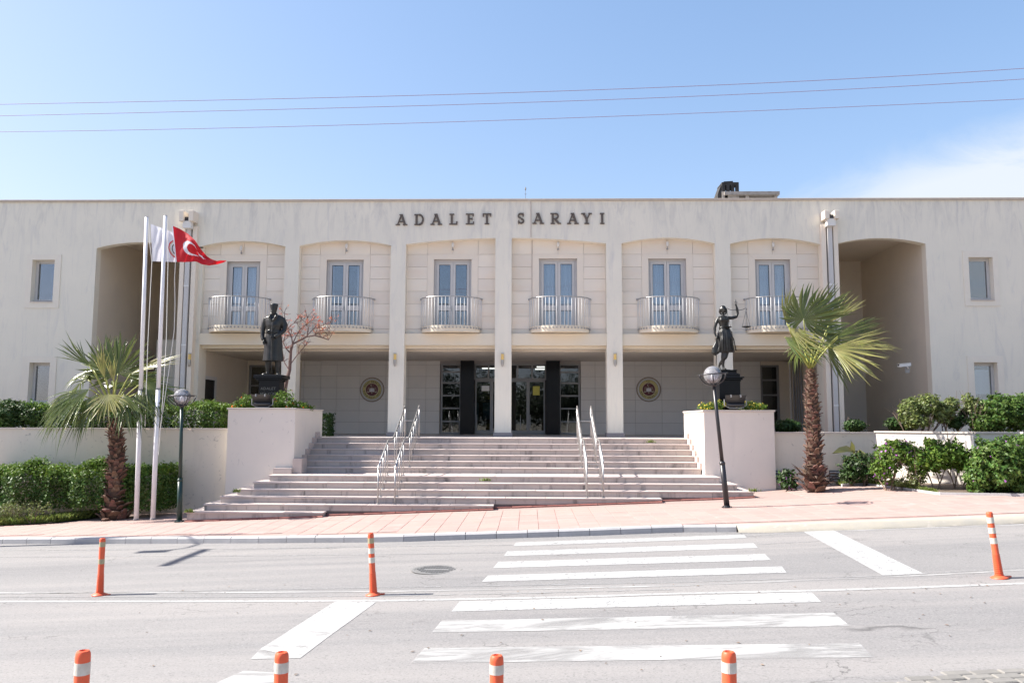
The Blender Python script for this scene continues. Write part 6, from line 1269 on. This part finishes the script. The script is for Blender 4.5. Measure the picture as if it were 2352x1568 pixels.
grass('weeds', 'green weeds and grass along the edge of the left bed', inbl, 12000, .17, 'grass', 4)
def inplant(rg_, n): return np.stack([rg_.uniform(-13.5, -9.8, n), rg_.uniform(20.8, 22.2, n), np.full(n, .0)], 1)
# dry twiggy weeds in front of the low hedge
rg = random.Random(11); mb = MB(); tips = []
c0 = atG(60, 1185, gpav); c1 = atG(240, 1170, gpav)
for i in range(46):
    p = c0.lerp(c1, rg.random()); p.y = rg.uniform(20.9, 21.6); p.z = gpav(p.x, p.y); branchy(mb, p, (rg.uniform(-.9, .9), rg.uniform(-.6, .2), .8), rg.uniform(.18, .38), .007, 2, rg, tips=tips)
r = empty('dry_weeds', (c0.x, 21.2, gpav(c0.x)), 'tangle of dry twiggy weeds in front of the low left hedge', 'weeds'); stuff(mb.build('twigs', 'twig', r)); V, F = leaves([(t.x, t.y, t.z, .05, .05, .04, 2) for t in tips], .022, 78); stuff(npmesh('leaf_mass', V, F, 'leafo', r, WO[r]))
# planter flowers
bl = [B(570, 925, 23.2, 44, 34, .25, 900), B(548, 932, 23.2, 40, 18, .2, 350), B(655, 918, 23.4, 44, 44, .3, 700), B(680, 930, 23.6, 50, 22, .3, 500), B(705, 937, 24.2, 30, 14, .3, 260), B(640, 930, 23.2, 26, 22, .2, 300)]
bush('planter_flowers', 'leafy plants with orange flowers around the soldier statue on the left planter', 'flowers', (bl[0][0], 23.4, 2.74), bl, .035, 'leaff', 8, petals=('orangep', 26, .04), lump=.5, stemm='leafo')
bl = [B(1632, 934, 23.1, 50, 18, .2, 520), B(1650, 930, 23.3, 30, 22, .25, 260), B(1722, 932, 23.2, 52, 20, .25, 600), B(1745, 934, 23.4, 30, 16, .2, 200)]
bush('planter_flowers', 'low plants with yellow flowers around the scales statue on the right planter', 'flowers', (bl[0][0], 23.3, 2.72), bl, .030, 'leaff', 5, petals=('yell', 170, .028), lump=.5, stemm='leafo')
# bare tree with red blossom behind the left statue
rg = random.Random(23); Yt = 24.9; base = atY(655, 905, Yt); r = empty('blossom_tree', (base.x, Yt, 2.74), 'small bare tree with coral red blossom behind the soldier statue', 'tree'); mb = MB(); tips = []
def PT(a, b, dy=0): return atY(a, b, Yt+dy)
trunk = [PT(655, 920), PT(654, 895), PT(659, 870), PT(665, 850), PT(667, 820), PT(668, 805), PT(672, 790)]; mb.tube(trunk, [.075, .07, .062, .055, .05, .045, .04], 8)
for P, rr in (([(672, 790), (690, 781), (705, 773), (722, 770), (740, 775), (755, 780)], .032), ([(668, 812), (657, 800), (650, 785), (655, 770), (668, 768)], .022), ([(664, 850), (652, 830), (648, 800), (648, 770)], .018),
              ([(668, 835), (685, 812), (700, 795), (706, 785)], .018), ([(672, 790), (670, 775), (660, 755), (655, 735), (653, 720)], .022), ([(672, 790), (680, 772), (690, 755), (705, 745), (715, 735)], .02), ([(705, 773), (708, 755), (702, 740), (706, 728)], .02), ([(722, 770), (735, 760), (752, 757)], .014), ([(700, 776), (720, 755), (740, 748), (758, 740)], .014), ([(660, 755), (675, 742), (690, 738)], .012), ([(740, 775), (752, 770), (758, 760)], .010)):
    pts = [PT(a, b, .12*math.sin(i*1.7+a)) for i, (a, b) in enumerate(P)]; mb.tube(pts, [rr*(1-.6*i/len(pts)) for i in range(len(pts))], 6); tips += pts[2:]
    for q in pts[1:]:
        for _ in range(3): branchy(mb, q, (rg.uniform(-.6, 1), rg.uniform(-.8, .8), rg.uniform(-.1, 1)), rg.uniform(.15, .32), .009, 1, rg, tips=tips)
mb.build('trunk', mat('tree_bark', (.22, .14, .12), .9, (.13, .085, .075), 14), r)
rg2 = random.Random(3); bb = [(t.x, t.y, t.z, .05, .05, .045, 5) for t in tips if rg2.random() < .11 and t.z > PT(650, 800).z]
V, F = leaves(bb, .021, 79, asp=.7); stuff(npmesh('blossom', V, F, 'redleaf', r, WO[r]))
# ---------------------------------------------------------------- palms
def fan(par, hub, dirv, nrm, Rr, spread=150, nseg=26, droop=.35, wind=(0, 0, 0), m='frond', fold=.5, jit=.12, split=.64, cup=.0, seed=0, bend=None):
    rg = random.Random(seed); hub = Vector(hub); d = Vector(dirv).normalized(); n_ = Vector(nrm); n_ = (n_-d*n_.dot(d)).normalized(); sd_ = d.cross(n_); wind = Vector(wind); mb = MB(); dt = R(spread)/nseg
    for i in range(nseg):
        a = (i+.5-nseg/2)*dt; u_ = d*math.cos(a)+sd_*math.sin(a); side = -d*math.sin(a)+sd_*math.cos(a); LL = Rr*(1-.22*(abs(a)/R(max(spread, 1))*2)**2)*rg.uniform(1-jit, 1+jit*.5)
        v = []; f = []; fl = Vector((rg.gauss(0, 1), rg.gauss(0, 1), rg.gauss(0, 1)))*.07; dr = droop*rg.uniform(.8, 1.4); st_ = [0.02, .3, .64, .78, .9, 1.0]
        for k, s_ in enumerate(st_):
            w_ = LL*s_*math.tan(dt/2)*.98 if s_ <= split else LL*split*math.tan(dt/2)*.95*max(0, 1-(s_-split)/(1-split))**.9
            t = max(0, s_-.25)/.75; p = hub+u_*LL*s_+n_*(cup*abs(math.sin(a))*LL*s_)+Vector((0, 0, -1))*LL*dr*t**2.1+wind*LL*t**1.6+fl*LL*t**2*1.3
            h_ = w_*fold*(1 if s_ <= split else .8); v += [p+side*w_, p-n_*h_, p-side*w_]
            if k: f += [(3*k-3, 3*k, 3*k+1, 3*k-2), (3*k-2, 3*k+1, 3*k+2, 3*k-1)]
        mb.add(v, f)
    o = mb.build('frond', m, par); return o
def petiole(par, a, b, hub, r0=.03):
    a, b, hub = Vector(a), Vector(b), Vector(hub); pts = [((1-t)**2)*a+2*t*(1-t)*b+t*t*hub for t in [i/8 for i in range(9)]]; mb = MB().tube(pts, [r0*(1.2-.6*i/8) for i in range(9)], 10)
    return mb.build('petiole', 'petiole', par, smooth=True)
def boots(par, pts, rads, n, seed, out=.5, sz=.78):
    rg = random.Random(seed); v = [(-.09, 0, 0), (.09, 0, 0), (.055, -.07, .09), (-.055, -.07, .09), (.035, -.14, .13), (-.03, -.14, .135), (-.085, .03, -.01), (.085, .03, -.01), (.05, -.035, .10), (-.05, -.035, .10), (.028, -.13, .15), (-.025, -.13, .15)]
    f = [(0, 1, 2, 3), (3, 2, 4, 5), (9, 8, 7, 6), (11, 10, 8, 9), (0, 3, 9, 6), (2, 1, 7, 8), (3, 5, 11, 9), (4, 2, 8, 10), (5, 4, 10, 11)]
    me = MB().add(v, f).mesh('leaf_base', 'boot'); v2 = [(a*1.3, b*.8, c*.75-(.03 if b < -.1 else 0)) for a, b, c in v]; me2 = MB().add(v2, f).mesh('leaf_base', 'boot')
    pts = [Vector(p) for p in pts]
    for i in range(n):
        t = (i+.5)/n; s_ = t*(len(pts)-1); k = min(int(s_), len(pts)-2); p = pts[k].lerp(pts[k+1], s_-k); rr = rads[k]+(rads[k+1]-rads[k])*(s_-k); a = i*2.39996+rg.uniform(-.25, .25)
        o = link('leaf_base', me if rg.random() < .6 else me2, par, (p.x+math.sin(a)*rr*.93, p.y-math.cos(a)*rr*.93, p.z), (rg.uniform(-.25, .35)-(.1 if t > .2 else -.5*0), rg.uniform(-.15, .15), a)); q = rg.uniform(.75, 1.2)*rr/.17*sz; o.scale = (q, q*rg.uniform(.7, 1.2), q)
def trunk_(par, pts, rads):
    MB().tube(pts, rads, 16).build('trunk', 'core', par, smooth=True)
# left palm
YP = 21.6; tb = atG(264, 1172, gpav); P = [Vector((atY(264, 1172, YP).x, YP, gpav(tb.x))), atY(266, 1110, YP), atY(268, 1040, YP), atY(265, 990, YP), atY(262, 960, YP)]; rd = [.31, .22, .19, .15, .11]
lp = empty('fan_palm', P[0], 'fan palm with drooping fronds and shaggy brown trunk behind the flagpoles', 'palm'); trunk_(lp, P, [a*.9 for a in rd]); boots(lp, P, rd, 210, 1)
top = atY(258, 940, YP); cr = Vector((top.x, YP, top.z))
def D(px0, py0, px1, py1, Y=YP, dy=0.): a, b = atY(px0, py0, Y), atY(px1, py1, Y); v_ = (b-a); v_.y = dy; return v_
def hub(px, py, dy=0): return atY(px, py, YP+dy)
k = FPX/YP
for i, (hx_, hy_, dy, tx, ty, tdy, Rp, sp, nr, dr, m_, cup, ns) in enumerate((
    (271, 858, .25, 268, 760, .1, 100, 235, (0, -1, .1), .02, 'frond', .05, 34), (205, 838, -.1, 140, 782, -.2, 88, 46, (.3, -1, .4), .0, 'frond', .2, 14), (215, 850, .2, 150, 860, .1, 80, 110, (0, -.5, 1), .35, 'frond', .1, 20),
    (205, 893, -.45, 150, 945, -.5, 128, 95, (-.35, -.9, .55), .30, 'frond', .15, 26), (249, 905, -.75, 252, 970, -.5, 66, 160, (0, -1, .55), .22, 'frondy', .1, 26), (160, 900, -.1, 110, 950, 0, 100, 80, (-.5, -.8, .5), .5, 'frond', .15, 22),
    (334, 874, -.2, 385, 930, -.3, 98, 90, (.5, -.8, .6), .28, 'frond', .1, 24), (300, 858, .1, 400, 820, .0, 116, 70, (0, -.5, 1), .10, 'frondy', .2, 22), (312, 905, -.5, 345, 960, -.3, 80, 110, (.4, -1, .5), .3, 'frond', .1, 24),
    (241, 870, -.4, 238, 800, -.3, 74, 34, (0, -1, .2), .0, 'frondy', .3, 10), (262, 880, -.45, 264, 815, -.3, 66, 26, (.3, -1, .1), .0, 'frondy', .3, 8), (225, 870, .5, 180, 820, .5, 90, 120, (0, -1, .3), .15, 'frond', .1, 24),
    (300, 880, .5, 345, 840, .6, 90, 120, (0, -1, .4), .2, 'frond', .1, 24), (262, 895, .6, 262, 850, .9, 90, 150, (0, -.6, 1), .3, 'frond', .1, 24), (222, 905, -.6, 180, 985, -.4, 110, 70, (-.2, -1, .4), .25, 'frond', .12, 20), (285, 905, -.6, 312, 965, -.4, 92, 80, (.2, -1, .4), .25, 'frond', .12, 20), (240, 850, .3, 215, 780, .3, 96, 110, (0, -1, .1), .04, 'frond', .1, 22), (330, 895, .3, 385, 895, .4, 84, 120, (0, -.8, .8), .35, 'frond', .1, 24), (200, 870, .4, 130, 890, .5, 84, 120, (0, -.8, .8), .4, 'frond', .1, 24))):
    h_ = hub(hx_, hy_, dy); fo = fan(lp, h_, D(hx_, hy_, tx, ty, YP, tdy), nr, Rp/k, sp, ns, dr, (.10, 0, .02), m_, cup=cup, seed=i+10); b = (cr+h_)/2+Vector((0, 0, .12)); petiole(lp, cr+Vector((0, 0, -.05)), b, h_, .022)
# right palm
YP = 21.5; k = FPX/YP; gb = gpav(7.9, 21.5); P = [Vector((atY(1871, 1105, YP).x, YP, gb)), atY(1870, 1060, YP), atY(1868, 980, YP), atY(1864, 910, YP), atY(1862, 848, YP)]; rd = [.27, .19, .165, .14, .095]
rp = empty('fan_palm', P[0], 'wind-blown fan palm with brown shaggy trunk in the bed right of the stairs', 'palm'); trunk_(rp, P, [a*.9 for a in rd]); boots(rp, P, rd, 250, 2)
cr = atY(1862, 850, YP)
for i, (hx_, hy_, dy, tx, ty, tdy, Rp, sp, nr, dr, m_, cup, ns, bx_, by_, wd) in enumerate((
    (1846, 733, -.3, 1862, 665, .0, 84, 300, (0, -1, .05), .0, 'frond', .10, 40, 1850, 780, (.30, 0, .05)), (1807, 742, -.2, 1795, 668, .0, 82, 40, (.2, -1, .2), .0, 'frondy', .3, 12, 1830, 790, (.25, 0, .02)), (1812, 745, .1, 1820, 690, .2, 70, 50, (0, -1, .2), .0, 'frond', .2, 14, 1830, 800, (.35, 0, 0)),
    (1803, 774, -.35, 1842, 806, -.3, 98, 84, (0, -.9, .7), .12, 'frond', .2, 18, 1822, 790, (.2, 0, 0)), (1876, 728, -.1, 1900, 672, -.1, 78, 120, (0, -1, .2), .0, 'frond', .12, 24, 1866, 780, (.3, 0, .05)), (1812, 752, -.3, 1850, 790, -.3, 90, 66, (0, -1, .6), .15, 'frondy', .2, 18, 1825, 790, (.2, 0, 0)),
    (1906, 740, .0, 1950, 690, .0, 86, 50, (0, -1, .4), .0, 'frondy', .2, 14, 1880, 800, (.15, 0, .05)), (1925, 772, -.1, 2010, 735, -.1, 104, 44, (0, -1, .6), .05, 'frond', .2, 18, 1890, 800, (.10, 0, 0)), (1925, 776, -.3, 2030, 790, -.2, 128, 38, (0, -.9, .8), .02, 'frondy', .2, 16, 1890, 805, (.06, 0, 0)),
    (1911, 799, -.6, 1985, 830, -.5, 110, 92, (0, -1, .35), .05, 'frondy', .12, 26, 1880, 782, (.10, 0, -.02)), (1902, 800, -.2, 1925, 840, .0, 90, 60, (0, -1, .3), .1, 'frond', .1, 16, 1875, 800, (.4, 0, 0)), (1880, 770, .4, 1930, 750, .5, 90, 140, (0, -1, .4), .1, 'frond', .1, 26, 1870, 810, (.3, 0, 0)),
    (1860, 775, .3, 1850, 800, .4, 60, 200, (0, -1, .5), .2, 'frond', .1, 28, 1860, 810, (.3, 0, 0)), (1845, 790, .2, 1820, 800, .2, 64, 120, (0, -1, .5), .25, 'frond', .1, 20, 1850, 820, (.35, 0, 0)), (1890, 790, .2, 1960, 800, .2, 100, 90, (0, -1, .4), .1, 'frond', .1, 24, 1875, 815, (.2, 0, 0)), (1900, 765, .5, 1930, 720, .6, 70, 110, (0, -1, .2), .05, 'frond', .1, 24, 1880, 810, (.35, 0, 0)))):
    h_ = hub(hx_, hy_, dy); fan(rp, h_, D(hx_, hy_, tx, ty, YP, tdy), nr, Rp/k, sp, ns, dr, wd, m_, cup=cup, seed=i+50, jit=.16); petiole(rp, cr, atY(bx_, by_, YP+dy*.6), h_, .022 if dy < .25 else .014)
# dead skirt leaves around the foot of the right palm
for i in range(26):
    a = i*2.4; p = P[0]+Vector((math.sin(a)*.30, -math.cos(a)*.28, .12+.3*random.random())); q = p+Vector((math.sin(a)*.28, -math.cos(a)*.25, random.uniform(-.05, .3)))
    MB().tube([p, (p+q)/2+Vector((0, 0, .04)), q], [.05, .04, .006], 5, sc=(1, .35)).build('dead_leaf', 'core', rp)
# weed tufts in the steps and paving joints
for px, py, z, lab in ((1118, 1104, None, 'tuft of weeds growing in the middle of the lower steps'), (1495, 1016, None, 'tiny weed tuft on the top step at the right'), (435, 1176, None, 'weed tuft at the left end of the lowest step'), (543, 1130, None, 'tiny yellow weed on the left of the lower steps'), (1728, 1128, None, 'weed tuft at the right end of the lower steps')):
    kk = {1118: 7, 1495: 1, 435: 11, 543: 9, 1728: 8}[px]; c = atY(px, py, NY(kk)-.03); zb = NZ(kk)+.0 if px not in (435, 1728) else gpav(c.x, c.y); zb = max(min(c.z, 9), zb-.1)
    rr = np.random.default_rng(px); P_ = np.stack([c.x+rr.normal(size=60)*.06, np.full(60, NY(kk)-.05)+rr.normal(size=60)*.01, np.full(60, c.z)], 1); o = grass('weed_tuft', lab, lambda g, n: P_, 60, .09, 'grass', px); o['kind'] = 'stuff'
# leaves lying on the road
rr = random.Random(9); mb = MB()
for i in range(70):
    p = atG(rr.uniform(300, 2340), rr.choice((rr.uniform(1340, 1400), rr.uniform(1400, 1560))), groad); a = rr.uniform(0, 6.3); s_ = rr.uniform(.012, .03); z = groad(p.x)+.006
    mb.add([(p.x+math.cos(a)*s_, p.y+math.sin(a)*s_, z), (p.x-math.sin(a)*s_*.5, p.y+math.cos(a)*s_*.5, z+.008), (p.x-math.cos(a)*s_, p.y-math.sin(a)*s_, z+.002), (p.x+math.sin(a)*s_*.5, p.y-math.cos(a)*s_*.5, z+.006)], [(0, 1, 2, 3)])
o = mb.build('fallen_leaves', 'twig'); o['kind'] = 'stuff'; o['label'] = 'scattered dry leaves on the road'
# trees across the street behind the viewer: the doors reflect them
for i, (x, y, h, wd) in enumerate(((-10, -22, 8.5, 7.5), (-4.5, -24, 8, 7), (1.5, -22, 7.5, 7), (7, -24, 8, 7.2), (13, -22, 8.5, 7.5))):
    z = groad(x); r = empty('street_tree', (x, y, z), 'evergreen street tree across the road, facing '+('the flagpoles', 'the soldier statue', 'the middle of the stairs', 'the scales statue', 'the right palm')[i], 'tree', 'trees across the road'); MB().tube([(x, y, z-.1), (x+.1, y, z+h*.35), (x, y+.1, z+h*.7)], [.22, .17, .08], 10).build('trunk', 'bark', r)
    V, F = leaves([(x, y, z+h*.62, wd*.5, wd*.5, h*.40, 4500), (x+wd*.25, y, z+h*.45, wd*.35, wd*.4, h*.22, 1500), (x-wd*.25, y, z+h*.5, wd*.35, wd*.4, h*.22, 1500)], .16, 300+i, shell=.2); stuff(npmesh('crown', V, F, 'leafx', r, (x, y, z)))
